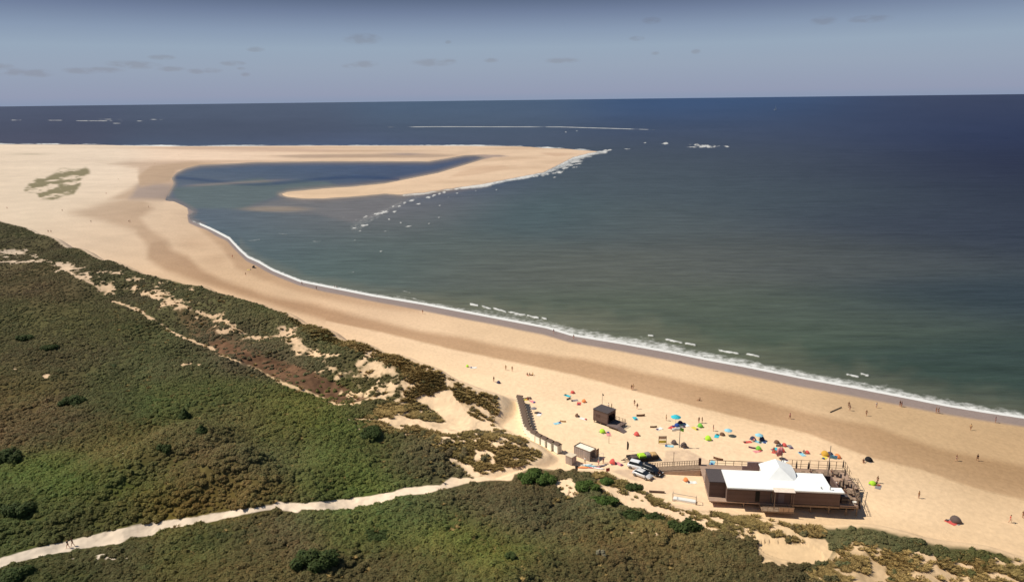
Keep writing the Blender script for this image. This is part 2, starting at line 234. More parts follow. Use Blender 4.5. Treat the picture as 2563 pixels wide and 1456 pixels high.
WATERC = NW([(0,290,(80,87,109)),(0,335,(80,80,98)),(600,290,(85,95,116)),(600,340,(82,86,104)),(1200,265,(78,100,130)),(1200,290,(91,102,120)),(1200,340,(80,88,106)),(1800,268,(66,88,126)),(1800,330,(76,84,104)),(1800,400,(78,86,98)),(2150,330,(66,74,100)),(2400,270,(66,71,95)),(2500,320,(52,58,88)),(2500,400,(52,54,76)),(2500,500,(54,58,74)),(2500,600,(56,62,76)),(2150,420,(68,74,90)),(2250,540,(68,74,86)),(2000,500,(76,86,94)),(1600,450,(84,94,102)),(1600,560,(88,96,98)),(1300,540,(80,98,104)),(1900,650,(92,96,94)),(2200,650,(80,86,88)),(2450,740,(60,70,78)),(1200,650,(96,102,98)),(1500,680,(98,102,96)),(1500,780,(94,102,92)),(1800,780,(90,98,88)),(2100,800,(80,90,86)),(2500,900,(62,74,74)),(1900,850,(84,96,84)),(2300,930,(70,84,78)),
 (900,650,(92,106,104)),(700,600,(92,106,112)),(560,530,(88,104,118)),(480,490,(98,108,128)),(700,520,(106,114,118)),(880,520,(120,118,122)),(980,500,(120,118,122)),(900,560,(102,106,108)),(1000,600,(92,102,100)),(520,425,(74,96,126)),(640,425,(70,90,124)),(800,412,(94,104,132)),(800,440,(72,92,122)),(900,455,(66,84,112)),(600,470,(106,112,114)),(700,462,(98,108,112)),(1050,412,(88,98,126)),(1000,440,(68,82,112)),(520,458,(118,120,126))], 150, 38, 1.6)
m_path, m_blow, m_s1, m_s2, m_bowl, m_s3, m_s4, m_s5, m_sb = map(SD, (PATH, BLOW, S1, S2, BOWL, S3, S4, S5, SB))
m_wetb, m_wetc, m_wetd, m_pond, m_wete, m_green, m_plate = map(SD, (WETB, WETC, WETD, POND, WETE, GREENP, PLATES))
m_shore = DL(SHORE); m_top = DL(SPIT_TOP); m_out = DL(SPIT_OUT)
HEATH = [(500,860),(560,850),(640,885),(700,900),(760,920),(830,950),(900,985),(930,998),(890,1010),(846,1014),(800,992),(740,968),(690,948),(640,918),(583,896),(545,884),(535,868)]
HEATH2 = [(430,760),(520,800),(600,850),(700,890),(640,900),(540,860),(480,840)]
m_heath, m_heath2 = SD(HEATH), SD(HEATH2)
MARRAM = [(700,780),(1140,920),(1240,1000),(1260,1060),(1364,1100),(1375,1160),(1190,1200),(1120,1140),(1040,1095),(880,1060),(930,1020),(1000,1000),(1010,960),(1000,930),(930,890),(860,870),(780,840)]
MARR2 = [(1470,1170),(1560,1195),(1640,1235),(1750,1270),(1900,1285),(2060,1300),(2060,1345),(2000,1370),(1890,1350),(1800,1330),(1770,1330),(1700,1300),(1600,1275),(1540,1260),(1500,1225)]
MARR3 = [(2150,1350),(2200,1372),(2330,1395),(2400,1400),(2563,1400),(2750,1440),(2700,1520),(1980,1520),(2020,1430),(2080,1400),(2100,1370)]
m_mar1, m_mar2, m_mar3 = SD(MARRAM), SD(MARR2), SD(MARR3)
def cover(x, y, z, dd):
    """returns sand (0..1, bare), marram (0..1), heath, wet, albedo"""
    X, Y = pr(x, y, z)
    r = np.hypot(x, y)
    n1 = fbm(x/5, y/5, 4, 31); n2 = fbm(x/1.6, y/1.6, 3, 41); n3 = fbm(x/25, y/25, 3, 51); n4 = fbm(x/.9, y/2.2, 2, 45)
    dune = sstep(-.8, .6, dd+.9*n1+.8*n2)
    wob = 9*n1+5*n2
    sand = sstep(-1.5, 1.5, m_path(X, Y)+5*n2)
    for m in (m_blow, m_s1, m_s2, m_bowl): sand = np.maximum(sand, sstep(-2, 2, m(X, Y)+wob+1))
    for m, k in ((m_s3, .75), (m_s4, .9), (m_s5, .5), (m_sb, .9)): sand = np.maximum(sand, k*sstep(-8, 8, m(X, Y)+wob*1.5)*sstep(-.20, .12, n1+n2*.6+.06+.2*(k-.75)))
    for (cx, cy, rx, ry, k) in ELL:
        sel = (np.abs(X-cx) < 2.2*rx) & (np.abs(Y-cy) < 2.2*ry)
        if not sel.any(): continue
        q = np.sqrt(((X[sel]-cx)/rx)**2+((Y[sel]-cy)/ry)**2)
        v = sstep(-.3, .4, (.95-q)+2.3*n1[sel]+2.6*n2[sel]+1.6*n4[sel]-(1-k)*.8); sand[sel] = np.maximum(sand[sel], v)
    for m, w in tr_maps: sand = np.maximum(sand, sstep(w+1, w-2.0, m(X, Y)+7*n2+4*n1))
    mar = np.maximum(np.maximum(sstep(-8, 12, m_mar1(X, Y)+wob), sstep(-5, 5, m_mar2(X, Y)+wob)), sstep(-5, 8, m_mar3(X, Y)+wob))
    # hollows of bare sand between the marram hummocks
    open_ = mar*sstep(1040, 1075, Y)*(X < 1450)+(X > 1450)*mar*.9
    nf = fbm((x*.77-y*.64)/8.5, (x*.64+y*.77)/1.5, 3, 47); sand = np.maximum(sand, open_*sstep(.05, .15, .75*n1+.3*n2+.75*nf+np.where(X < 1450, .015, .03)))
    fr = mar*(X < 1400)*sstep(860, 960, Y)
    sand = np.maximum(sand, fr*.8*sstep(.20, .27, n1+.6*n2)); sand = np.maximum(sand, fr*sstep(990, 1030, Y)*(X > 1150)*sstep(.0, .09, nf+.3*n2)); sand = np.maximum(sand, fr*.7*(X > 1130)*sstep(.16, .24, nf+.4*n2))
    sand = np.where(dune < 1, np.maximum(sand, 1-dune), sand)
    heath = np.maximum(sstep(-6, 6, m_heath(X, Y)+wob), .5*sstep(-14, 10, m_heath2(X, Y)+wob))*(1-mar*.7)
    return X, Y, sand, mar, heath, n1, n2, n3
tr_maps = [(DL(p), w) for p, w in TRACKS]
LX, LY, SAND, MAR, HEA, N1, N2, N3 = cover(GX, GY, GZ, DD)
sdl = shoreworld_land(*pr(GX, GY, np.zeros(GX.shape)))
col = SANDC(LX, LY); ILL = np.array([1.06, 1.05, .99])
col = col*(1+.05*N3[..., None]+.05*N1[..., None])
def mixc(c, m, rgb, mul=False):
    m = m[..., None]; t = lin(rgb); return c*(1-m)+m*(c*t if mul else t)
rel = lambda c, m, k: c*(1-m[..., None]*(1-np.array(k)))
offd = DD < 3
wbl = np.interp(LX, [815, 922, 1075, 1273, 1430, 1588, 1746, 2022, 2189, 2300, 2439, 2563], [803, 825, 862, 905, 937, 978, 1019, 1085, 1149, 1174, 1221, 1251])
lowe = sstep(3, -4, LY-wbl+6*N3+2*N1)
wb = sstep(-9, 12, m_wetb(LX, LY)+8*N3+3*N1); wb = np.where((LX > 815) & (LY > wbl-14), np.minimum(lowe, 1), wb)*sstep(-30, 0, m_wetb(LX, LY)+20)*offd*np.interp(LX, [400, 800, 1700, 2400], [1., 1.25, 1.2, .8])*np.where(LX > 1500, .85+.15*lowe, 1)
wb = np.maximum(wb, .8*sstep(-12, 10, m_wetc(LX, LY)+10*N3+3*N1)); wb = np.maximum(wb, .85*sstep(-8, 8, m_wetd(LX, LY)+6*N3))
wb = np.maximum(wb, .7*sstep(-8, 10, m_wete(LX, LY)+5*N3))
for cx, cy, rx, ry, k in ((600,370,340,2.8,1.),(820,378,260,3.4,.9),(900,391,200,3.6,1.3),(1010,388,120,4,1.1),(560,404,260,4,.8),(1150,455,120,5,.35),(1330,420,90,6,.4),(1290,396,90,4,.5),(1200,398,120,6,.5),(1240,420,110,6,.45),(1300,372,140,3,.5),(430,372,200,2,.5),(1380,405,50,8,.3),(400,408,160,4,.3),(480,610,40,14,.4),(540,650,30,14,.3)):
    wb = np.maximum(wb, k*np.exp(-(((LX-cx)/rx)**2+((LY-cy)/ry)**2)))
col = rel(col, wb, (.70, .64, .60))
# long streaks left by the tide
ta = LX*.28-LY; strk = fbm(LX/260+3, (LY-.19*LX*(LY > 500)+.10*LX*(LY < 500)*(LX > 900))/np.where(LY > 500, 16, 7), 3, 77)*np.where(LY > 500, 1, 1.8)
col *= 1+.10*strk[..., None]*offd[..., None]
dm = m_shore(LX, LY); wetw = 14+9*sstep(600, 2000, LX)-6*sstep(1000, 400, LX)
wet = sstep(wetw*1.15, wetw*.75, dm+4*N3)*(sdl < 60)*(LX > 470)
wet = np.maximum(wet, .7*sstep(-9, 9, m_pond(LX, LY)+5*N1)); wet = np.maximum(wet, sstep(3.5, 1, m_out(LX, LY))); wet = np.maximum(wet, np.exp(-(((LX-1015)/50)**2+((LY-386)/3.)**2))*.8)
col = col*(1-wet[..., None])+wet[..., None]*lin((158, 138, 124))
wr = sstep(1.6, .3, np.abs(LY-wbl-1.5+7*N3+3*N1))*sstep(-.02, .2, fbm(LX/30, LY/6, 3, 55)+.03)*(LX > 900)*offd*.35; col = rel(col, wr, (.62, .58, .52))
tracks = 0
for pts in ([(1250,1190),(1320,1172),(1420,1183),(1530,1186),(1620,1160),(1700,1150)], [(1300,1165),(1420,1100),(1500,1094),(1620,1098),(1760,1150)], [(1560,1150),(1500,1110),(1470,1070),(1560,1020),(1700,1010),(1900,1060),(2150,1110),(2563,1215)], [(1800,1140),(1950,1090),(2100,1075),(2300,1120),(2563,1180)], [(1180,900),(1300,960),(1420,1010),(1600,1045),(1800,1105),(2150,1170),(2350,1260),(2563,1330)]):
    dl = DL(pts)(LX, LY); tracks = np.maximum(tracks, sstep(1.5, .4, np.abs(dl-3.5+1.5*N2))*(.5+1.2*fbm(LX/50, LY/50, 2, 56)))
foot = sstep(.16, .3, fbm(GX/.7, GY/.7, 2, 57))*sstep(-.15, .25, N3+.3*(np.exp(-(((LX-1750)/420)**2+((LY-1110)/70)**2))))
col = rel(col, np.clip((tracks*.22+foot*.16), 0, .6)*offd*sstep(2000, 700, LX*0+900), (.70, .66, .60))
for pts, rgb_, k_, sf in (([(640,392),(760,387),(900,386),(1000,388),(1130,387),(1150,390),(1060,395),(900,394),(760,396)], (176,150,126), .8, 1.6), ([(1165,396),(1195,387),(1250,388),(1300,393),(1236,394),(1200,401)], (150,132,124), .85, 1.6), ([(330,371),(500,369),(700,371),(850,375),(1000,378),(820,380),(600,376),(450,375)], (196,164,138), .8, 1.5), ([(1330,381),(1440,384),(1470,386),(1390,392),(1360,386)], (200,164,130), .7, 1.5), ([(1150,430),(1210,415),(1262,414),(1280,422),(1200,436),(1120,446)], (204,168,132), .6, 3), ([(560,409),(440,426),(425,455),(350,470),(345,440),(380,415),(480,404)], (184,154,122), .8, 4)):
    col = mixc(col, k_*sstep(-sf, sf, SD(pts)(LX, LY)), rgb_)
col = mixc(col, sstep(-3, 3, m_plate(LX, LY)+4*N1)*.55*(.7+N2), (178, 152, 132))
gp = sstep(-4, 4, m_green(LX, LY)+10*fbm(LX/22, LY/7, 3, 5)+4)*sstep(-.16, .05, fbm(LX/26, (LY+.1*LX)/5, 3, 8)+.05); col = mixc(col, gp*.85, (112, 106, 66))
gp2 = np.exp(-(((LX-80)/45)**2+((LY-386)/2.5)**2))*.4; col = mixc(col, gp2, (150, 140, 110))
veg = (SCRUBC(LX, LY)*.8+.2*lin((86, 76, 48)))*1.3*np.array([1.04, 1.02, .92])
mcol = lin((122, 100, 62))*(1+.5*N1[..., None]); mcol2 = lin((92, 88, 56))
veg = veg*(1-MAR[..., None])+MAR[..., None]*mcol
veg = veg*(1-HEA[..., None])+HEA[..., None]*lin((112, 84, 62))*(1+.9*N2[..., None])
veg *= (1+.45*N1[..., None]+.35*N2[..., None])
col = col*SAND[..., None]+veg*(1-SAND[..., None])
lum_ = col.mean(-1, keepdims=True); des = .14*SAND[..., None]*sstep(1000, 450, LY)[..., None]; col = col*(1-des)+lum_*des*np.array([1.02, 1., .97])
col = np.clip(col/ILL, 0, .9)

def mesh_grid(name, GX, GY, GZ, keep, attrs, mat):
    R, T = GX.shape; idx = np.arange(R*T).reshape(R, T)
    q = np.stack([idx[:-1, :-1], idx[:-1, 1:], idx[1:, 1:], idx[1:, :-1]], -1).reshape(-1, 4)
    k = keep[:-1, :-1] | keep[1:, 1:] | keep[:-1, 1:] | keep[1:, :-1]; q = q[k.reshape(-1)]
    used = np.zeros(R*T, bool); used[q.reshape(-1)] = True; remap = np.cumsum(used)-1; q = remap[q]
    co = np.stack([GX, GY, GZ], -1).reshape(-1, 3)[used].astype(np.float32)
    me = bpy.data.meshes.new(name); me.vertices.add(len(co)); me.vertices.foreach_set('co', co.ravel())
    me.loops.add(q.size); me.loops.foreach_set('vertex_index', q.astype(np.int32).ravel()[:])
    me.polygons.add(len(q)); me.polygons.foreach_set('loop_start', np.arange(0, q.size, 4, dtype=np.int32))
    me.update(calc_edges=True)
    # face orientation: rows run from far to near
    if me.polygons[0].normal.z < 0: me.flip_normals()
    me.polygons.foreach_set('use_smooth', np.ones(len(q), bool))
    for an, arr in attrs.items():
        if arr.ndim == 3:
            a = me.attributes.new(an, 'FLOAT_COLOR', 'POINT'); b = np.ones((len(co), 4), np.float32); b[:, :3] = arr.reshape(-1, 3)[used]; a.data.foreach_set('color', b.ravel())
        else:
            a = me.attributes.new(an, 'FLOAT', 'POINT'); a.data.foreach_set('value', arr.reshape(-1)[used].astype(np.float32))
    me.materials.append(mat); o = bpy.data.objects.new(name, me); scn.collection.objects.link(o); return o
# ------------------------------------------------------------------ materials
def mat_new(name):
    m = bpy.data.materials.new(name); m.use_nodes = True; n = m.node_tree.nodes; l = m.node_tree.links; b = n['Principled BSDF']; return m, n, l, b
def nd(n, t, **k):
    x = n.new(t)
    for a, v in k.items():
        if a in x.inputs: x.inputs[a].default_value = v
        else: setattr(x, a, v)
    return x
mland, n, l, b = mat_new('sand_and_turf')
at_ = nd(n, 'ShaderNodeAttribute', attribute_name='alb'); aw = nd(n, 'ShaderNodeAttribute', attribute_name='wet')
geo = n.new('ShaderNodeNewGeometry')
no = nd(n, 'ShaderNodeTexNoise', Scale=.9, Detail=6.0); l.new(geo.outputs['Position'], no.inputs[0])
ng = nd(n, 'ShaderNodeTexNoise', Scale=.05, Detail=5.0); l.new(geo.outputs['Position'], ng.inputs[0])
mr = nd(n, 'ShaderNodeMapRange'); l.new(no.outputs[0], mr.inputs[0]); mr.inputs[1].default_value = .3; mr.inputs[2].default_value = .7; mr.inputs[3].default_value = .93; mr.inputs[4].default_value = 1.06
mr2 = nd(n, 'ShaderNodeMapRange'); l.new(ng.outputs[0], mr2.inputs[0]); mr2.inputs[1].default_value = .3; mr2.inputs[2].default_value = .7; mr2.inputs[3].default_value = .95; mr2.inputs[4].default_value = 1.05
mm = nd(n, 'ShaderNodeMath', operation='MULTIPLY'); l.new(mr.outputs[0], mm.inputs[0]); l.new(mr2.outputs[0], mm.inputs[1])
vm = nd(n, 'ShaderNodeVectorMath', operation='SCALE'); l.new(at_.outputs['Color'], vm.inputs[0]); l.new(mm.outputs[0], vm.inputs['Scale']); l.new(vm.outputs[0], b.inputs['Base Color'])
rr = nd(n, 'ShaderNodeMapRange'); l.new(aw.outputs['Fac'], rr.inputs[0]); rr.inputs[3].default_value = .95; rr.inputs[4].default_value = .4; l.new(rr.outputs[0], b.inputs['Roughness'])
sr = nd(n, 'ShaderNodeMapRange'); l.new(aw.outputs['Fac'], sr.inputs[0]); sr.inputs[3].default_value = .05; sr.inputs[4].default_value = .3; l.new(sr.outputs[0], b.inputs['Specular IOR Level'])
bp = nd(n, 'ShaderNodeBump', Strength=.5, Distance=.25); l.new(no.outputs[0], bp.inputs['Height'])
iv = nd(n, 'ShaderNodeMapRange'); l.new(aw.outputs['Fac'], iv.inputs[0]); iv.inputs[3].default_value = .5; iv.inputs[4].default_value = .02; l.new(iv.outputs[0], bp.inputs['Strength'])
l.new(bp.outputs[0], b.inputs['Normal'])
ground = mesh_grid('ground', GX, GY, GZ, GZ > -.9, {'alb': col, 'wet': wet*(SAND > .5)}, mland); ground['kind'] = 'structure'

# ------------------------------------------------------------------ sea
YS2 = np.concatenate([np.array([252.6, 252.8, 253.1, 253.5]), np.arange(254, 560, 1.0), np.arange(560, 1150, 1.6), np.arange(1150, 1500, 6)]); D2 = np.arctan((YS2-728)/FP)+PITCH
R2 = CH/np.tan(np.maximum(D2, .0013)); R2 = np.unique(np.concatenate([R2, [90000., 55000., 35000.]]))[::-1]
TH2 = np.radians(np.arange(-60, 60.001, .075)); SX, SY = grid(TH2, R2)
X, Y = pr(SX, SY, np.zeros(SX.shape)); Yc = np.clip(Y, 230, 1600); Xc = X
s2 = shoreworld_land(Xc, Yc)
wc = WATERC(Xc, Yc)
foam = np.zeros(SX.shape)
nA = fbm(X/60, Y/40, 3, 61); nB = fbm(X/14, Y/5, 3, 62)
dsh = m_shore(Xc, Yc); fw = np.interp(X, [470, 520, 600, 800, 1000, 1300, 1450, 1600, 1900, 2200, 2563], [2.5, 4, 6, 7, 8, 13, 19, 21, 19, 17, 15])*(1+.9*nA)
foam = np.maximum(foam, np.where(X > 1380, 1.02, .85)*sstep(fw*1.75, fw*.3, dsh+6*nA)*(X > 478)*(.85+.5*nB))
foam = np.maximum(foam, 1.35*sstep(4.6, 2.6, dsh+1.5*nB)*(X > 500))
foam = np.maximum(foam, 1.15*sstep(3.4, 1.2, m_top(Xc, Yc)+2*nB)*(s2 < 2)*(.75+.9*nA)*(X > -800))
foam = np.maximum(foam, .95*sstep(9, 1.0, m_out(Xc, Yc)+10*nA)*(s2 < 2)); tail = DL([(1060, 486), (1000, 510), (950, 535), (885, 570)])(Xc, Yc); foam = np.maximum(foam, .46*sstep(16, 0, tail+22*nA+8*nB)*(Y > 480)); tipf = DL([(1475, 386), (1436, 402), (1400, 418), (1361, 434)])(Xc, Yc); foam = np.maximum(foam, .8*sstep(14, 2, tipf+18*nB)*(s2 < 2))
segs = [(1178,762,1194,765),(1208,768,1229,773),(1235,772,1266,781),(1272,781,1317,790),(1320,790,1348,797),(1356,796,1366,798),(1624,841,1634,841),(1665,850,1709,859),(1715,860,1740,864),(1801,878,1850,886),(1011,729,1027,733),(985,739,1040,748),(2155,936,2172,940),(2120,938,2150,944),(620,603,650,600),(700,585,724,588),(780,604,805,605),(868,683,886,681),(1870,886,1900,893)]
breaker = np.zeros(SX.shape)
for x0, y0, x1, y1 in segs:
    cx, cy, hl = (x0+x1)/2, (y0+y1)/2, abs(x1-x0)/2+3; sl = (y1-y0)/(x1-x0)
    sel = (np.abs(X-cx) < hl+8) & (np.abs(Y-cy) < 25)
    q = np.maximum((np.abs(X[sel]-cx)/hl)**4, ((Y[sel]-cy-sl*(X[sel]-cx))/(3.0 if x0 > 1100 and y0 > 700 else 1.5))**2); breaker[sel] = np.maximum(breaker[sel], (.9 if x0 > 1170 else .55)*sstep(1.3, .1, q+1.1*nB[sel]+.9*fbm(X[sel]/5, Y[sel]/3, 2, 64)))
z6 = lambda x, y: (x*.4419+809, y*.4419+242.7)
for (a, c, w, h) in [(175,742,16,8),(235,728,40,7),(240,680,14,8),(345,655,26,12),(405,650,12,8),(398,620,10,8),(300,665,30,8),(460,600,14,8),(500,588,18,9),(540,606,14,6),(435,620,16,5),(598,570,16,9),(625,560,16,7),(660,548,10,8),(685,540,12,7),(755,522,16,7),(758,546,8,4),(860,510,24,7),(900,505,20,4),(965,490,30,6),(1020,480,20,4),(1080,468,24,6),(1140,460,20,5),(1200,448,26,8),(1268,437,18,10),(1310,432,16,6),(1345,425,24,9),(1372,402,30,7),(1405,388,34,6),(1420,370,40,7),(1430,358,34,6),(1445,345,28,6),(1425,398,36,5),(1470,330,30,5),(1520,322,24,4),(1600,305,40,7),(1440,380,34,5),(360,760,26,5),(375,692,9,6),(215,760,14,5),(180,812,14,4),(330,875,12,4),(480,735,40,3),(600,718,8,4),(655,683,6,4),(660,615,8,4),(865,532,7,5),(980,526,6,4),(710,568,6,3),(1310,455,12,4),(440,712,8,4),
                     (1935,264,26,6),(1940,262,12,8),(2100,270,30,7),(2160,280,80,10),(2290,280,20,7),(2130,285,70,4),(1720,295,22,4),(1822,260,8,4),(1310,200,8,3),(1375,199,7,4),(1436,193,9,5)]:
    cx, cy = z6(a, c); w *= .4419; h *= .4419; sel = (np.abs(X-cx) < 2.5*w) & (np.abs(Y-cy) < 3*h+2)
    q = fbm(X[sel]/4, Y[sel]/2.2, 2, 65)*2.2+1.3*((X[sel]-cx)/w)**2+1.5*((Y[sel]-cy+.15*(X[sel]-cx)*(c > 300))/h)**2; breaker[sel] = np.maximum(breaker[sel], .8*sstep(1.7, .0, q+1.8*nB[sel]))
ly = np.interp(X, [900, 1100, 1400, 1640], [319, 317.5, 318, 325]); breaker = np.maximum(breaker, .85*sstep(1.7, .2, np.abs(Y-ly))*(X > 970)*(X < 1640)*sstep(-.32, .1, fbm(X/45, Y*0+3, 4, 88)+.22-.3*(X < 1040)-.25*(X > 1580)))
for yy, xa, xb in ((299, 230, 460), (303, 160, 420), (309, 220, 320), (302, 0, 200)):
    breaker = np.maximum(breaker, .8*sstep(1.6, .3, np.abs(Y-yy-(X-300)*.004))*(X > xa)*(X < xb)*sstep(-.1, .2, fbm(X/25, Y*0+yy, 3, 98)-.02))
lace = sstep(.24, .31, fbm(X/9, Y/2.6, 3, 71))*sstep(.12, .3, fbm(X/130, Y/40, 2, 72)+.1)*sstep(900, 300, Y)*.5+sstep(.285, .33, fbm(X/5.5, Y/2.2, 3, 73))*.9
foam = np.maximum(foam, .5*sstep(-3, 4, SD([(1190, 770), (1240, 776), (1370, 800), (1440, 822), (1370, 816), (1260, 797), (1180, 782)])(Xc, Yc))+.0*foam)
shoal = np.maximum(0, 1-(((X-930)/230)**2+((Y-545)/75)**2))
milk = sstep(fw*5, fw*.8, dsh)*(X > 600)*.22
wc = wc*(1+.10*fbm(X/340, Y/15, 4, 66)[..., None]+.12*fbm(X/70, Y/5, 3, 67)[..., None]+.10*(fbm(X/22+Y/14, Y/2.6-X/30, 2, 68)*sstep(420, 700, Y))[..., None])
wc = wc*(1-milk[..., None])+milk[..., None]*lin((150, 140, 118))
def blend(pts, soft, rgb, k):
    global wc
    m = k*sstep(-soft, soft, SD(pts)(Xc, Yc)+soft*1.2*nA)[..., None]; wc = wc*(1-m)+m*lin(rgb)
blend([(432, 470), (500, 464), (590, 453), (655, 447), (690, 461), (740, 451), (820, 455), (855, 468), (720, 478), (690, 492), (610, 525), (480, 520), (440, 495)], 5, (104, 116, 116), .75)
blend([(604, 523), (640, 508), (720, 494), (900, 492), (1030, 488), (1000, 515), (930, 548), (880, 560), (800, 536), (700, 532)], 8, (122, 120, 122), .8)
bar = np.exp(-(((X-690)/85)**2+((Y-523+.00*(X-690))/7)**2)**2); wc = wc*(1-.75*bar[..., None])+.75*bar[..., None]*lin((160, 145, 130))
sh2 = sstep(14, 1, dsh*0+np.abs(s2))*((X < 1230) & (Y < 560) & (X > 410))*(m_top(Xc, Yc) > 12); wc = wc*(1-.55*sh2[..., None])+.55*sh2[..., None]*lin((140, 128, 122))
led = sstep(3.2, .6, np.abs(s2-(-1.2)))*((X < 1230) & (Y < 500) & (X > 420))*(m_top(Xc, Yc) > 12)*.5; wc = wc*(1-led[..., None])+led[..., None]*lin((188, 170, 150))
swirl = np.exp(-((Y-(452+9*np.sin((X-520)/80)))/4.5)**2)*(X > 440)*(X < 1000)*.45; wc = wc*(1-swirl[..., None])+swirl[..., None]*lin((44, 64, 102))
sw2 = np.exp(-((Y-(462-.06*(X-520)))/3.2)**2)*sstep(440, 500, X)*sstep(760, 640, X)*.6; wc = wc*(1-sw2[..., None])+sw2[..., None]*lin((150, 138, 132))
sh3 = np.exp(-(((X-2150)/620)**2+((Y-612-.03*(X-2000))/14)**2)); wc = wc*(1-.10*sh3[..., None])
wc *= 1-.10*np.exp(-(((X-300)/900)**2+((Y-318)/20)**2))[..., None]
foamA = np.clip(np.maximum(foam, 1.12*breaker), 0, 1.6); foamA = np.maximum(foamA, lace*.0+lace*(dsh > 30)*.62*(Y > 330)*sstep(2300, 1500, X)*(.2+.8*shoal+.25*sstep(800, 400, Y)))
fq = sstep(650, 350, Yc)[..., None]; RFL = (1-fq)*np.array([.017, .018, .023])+fq*np.array([.030, .033, .046])
SZ = .3*breaker*sstep(900, 500, np.hypot(SX, SY))+.12*np.clip(foam, 0, 1)
msea, n, l, b = mat_new('sea_water')
a1 = nd(n, 'ShaderNodeAttribute', attribute_name='alb'); a2 = nd(n, 'ShaderNodeAttribute', attribute_name='foam'); geo = n.new('ShaderNodeNewGeometry')
mp = nd(n, 'ShaderNodeMapping'); mp.inputs['Rotation'].default_value = (0, 0, math.radians(38)); mp.inputs['Scale'].default_value = (.2, 1, 1); l.new(geo.outputs['Position'], mp.inputs[0])
w1 = nd(n, 'ShaderNodeTexNoise', Scale=.22, Detail=5.0, Roughness=.66); l.new(mp.outputs[0], w1.inputs[0])
w2 = nd(n, 'ShaderNodeTexNoise', Scale=.045, Detail=4.0); l.new(mp.outputs[0], w2.inputs[0])
ad = nd(n, 'ShaderNodeMath', operation='MULTIPLY_ADD'); l.new(w2.outputs[0], ad.inputs[0]); ad.inputs[1].default_value = 2.5; l.new(w1.outputs[0], ad.inputs[2])
bp = nd(n, 'ShaderNodeBump', Strength=.55, Distance=.8); l.new(ad.outputs[0], bp.inputs['Height']); l.new(bp.outputs[0], b.inputs['Normal'])
fn1 = nd(n, 'ShaderNodeTexNoise', Scale=.42, Detail=7.0, Roughness=.68); l.new(geo.outputs['Position'], fn1.inputs[0])
ma = nd(n, 'ShaderNodeMath', operation='MULTIPLY_ADD'); l.new(fn1.outputs[0], ma.inputs[0]); ma.inputs[1].default_value = 1.5; ma.inputs[2].default_value = -.75
mb = nd(n, 'ShaderNodeMath', operation='ADD'); l.new(ma.outputs[0], mb.inputs[0]); l.new(a2.outputs['Fac'], mb.inputs[1])
fr = nd(n, 'ShaderNodeMapRange', interpolation_type='SMOOTHSTEP'); l.new(mb.outputs[0], fr.inputs[0]); fr.inputs[1].default_value = .34; fr.inputs[2].default_value = 1.25
wv = nd(n, 'ShaderNodeMapRange'); l.new(w1.outputs[0], wv.inputs[0]); wv.inputs[1].default_value = .3; wv.inputs[2].default_value = .7; wv.inputs[3].default_value = .76; wv.inputs[4].default_value = 1.22
vs = nd(n, 'ShaderNodeVectorMath', operation='SCALE'); l.new(a1.outputs['Color'], vs.inputs[0]); l.new(wv.outputs[0], vs.inputs['Scale'])
mx = n.new('ShaderNodeMixRGB'); l.new(fr.outputs[0], mx.inputs[0]); l.new(vs.outputs[0], mx.inputs[1]); mx.inputs[2].default_value = (.74, .74, .72, 1)
l.new(mx.outputs[0], b.inputs['Base Color'])
r1 = nd(n, 'ShaderNodeMapRange'); l.new(fr.outputs[0], r1.inputs[0]); r1.inputs[3].default_value = .38; r1.inputs[4].default_value = .9; l.new(r1.outputs[0], b.inputs['Roughness'])
b.inputs['IOR'].default_value = 1.2; b.inputs['Specular IOR Level'].default_value = .3
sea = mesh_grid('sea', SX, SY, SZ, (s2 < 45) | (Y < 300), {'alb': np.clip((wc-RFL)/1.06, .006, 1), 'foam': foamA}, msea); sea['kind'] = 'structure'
del SX, SY, X, Y, Xc, Yc, wc
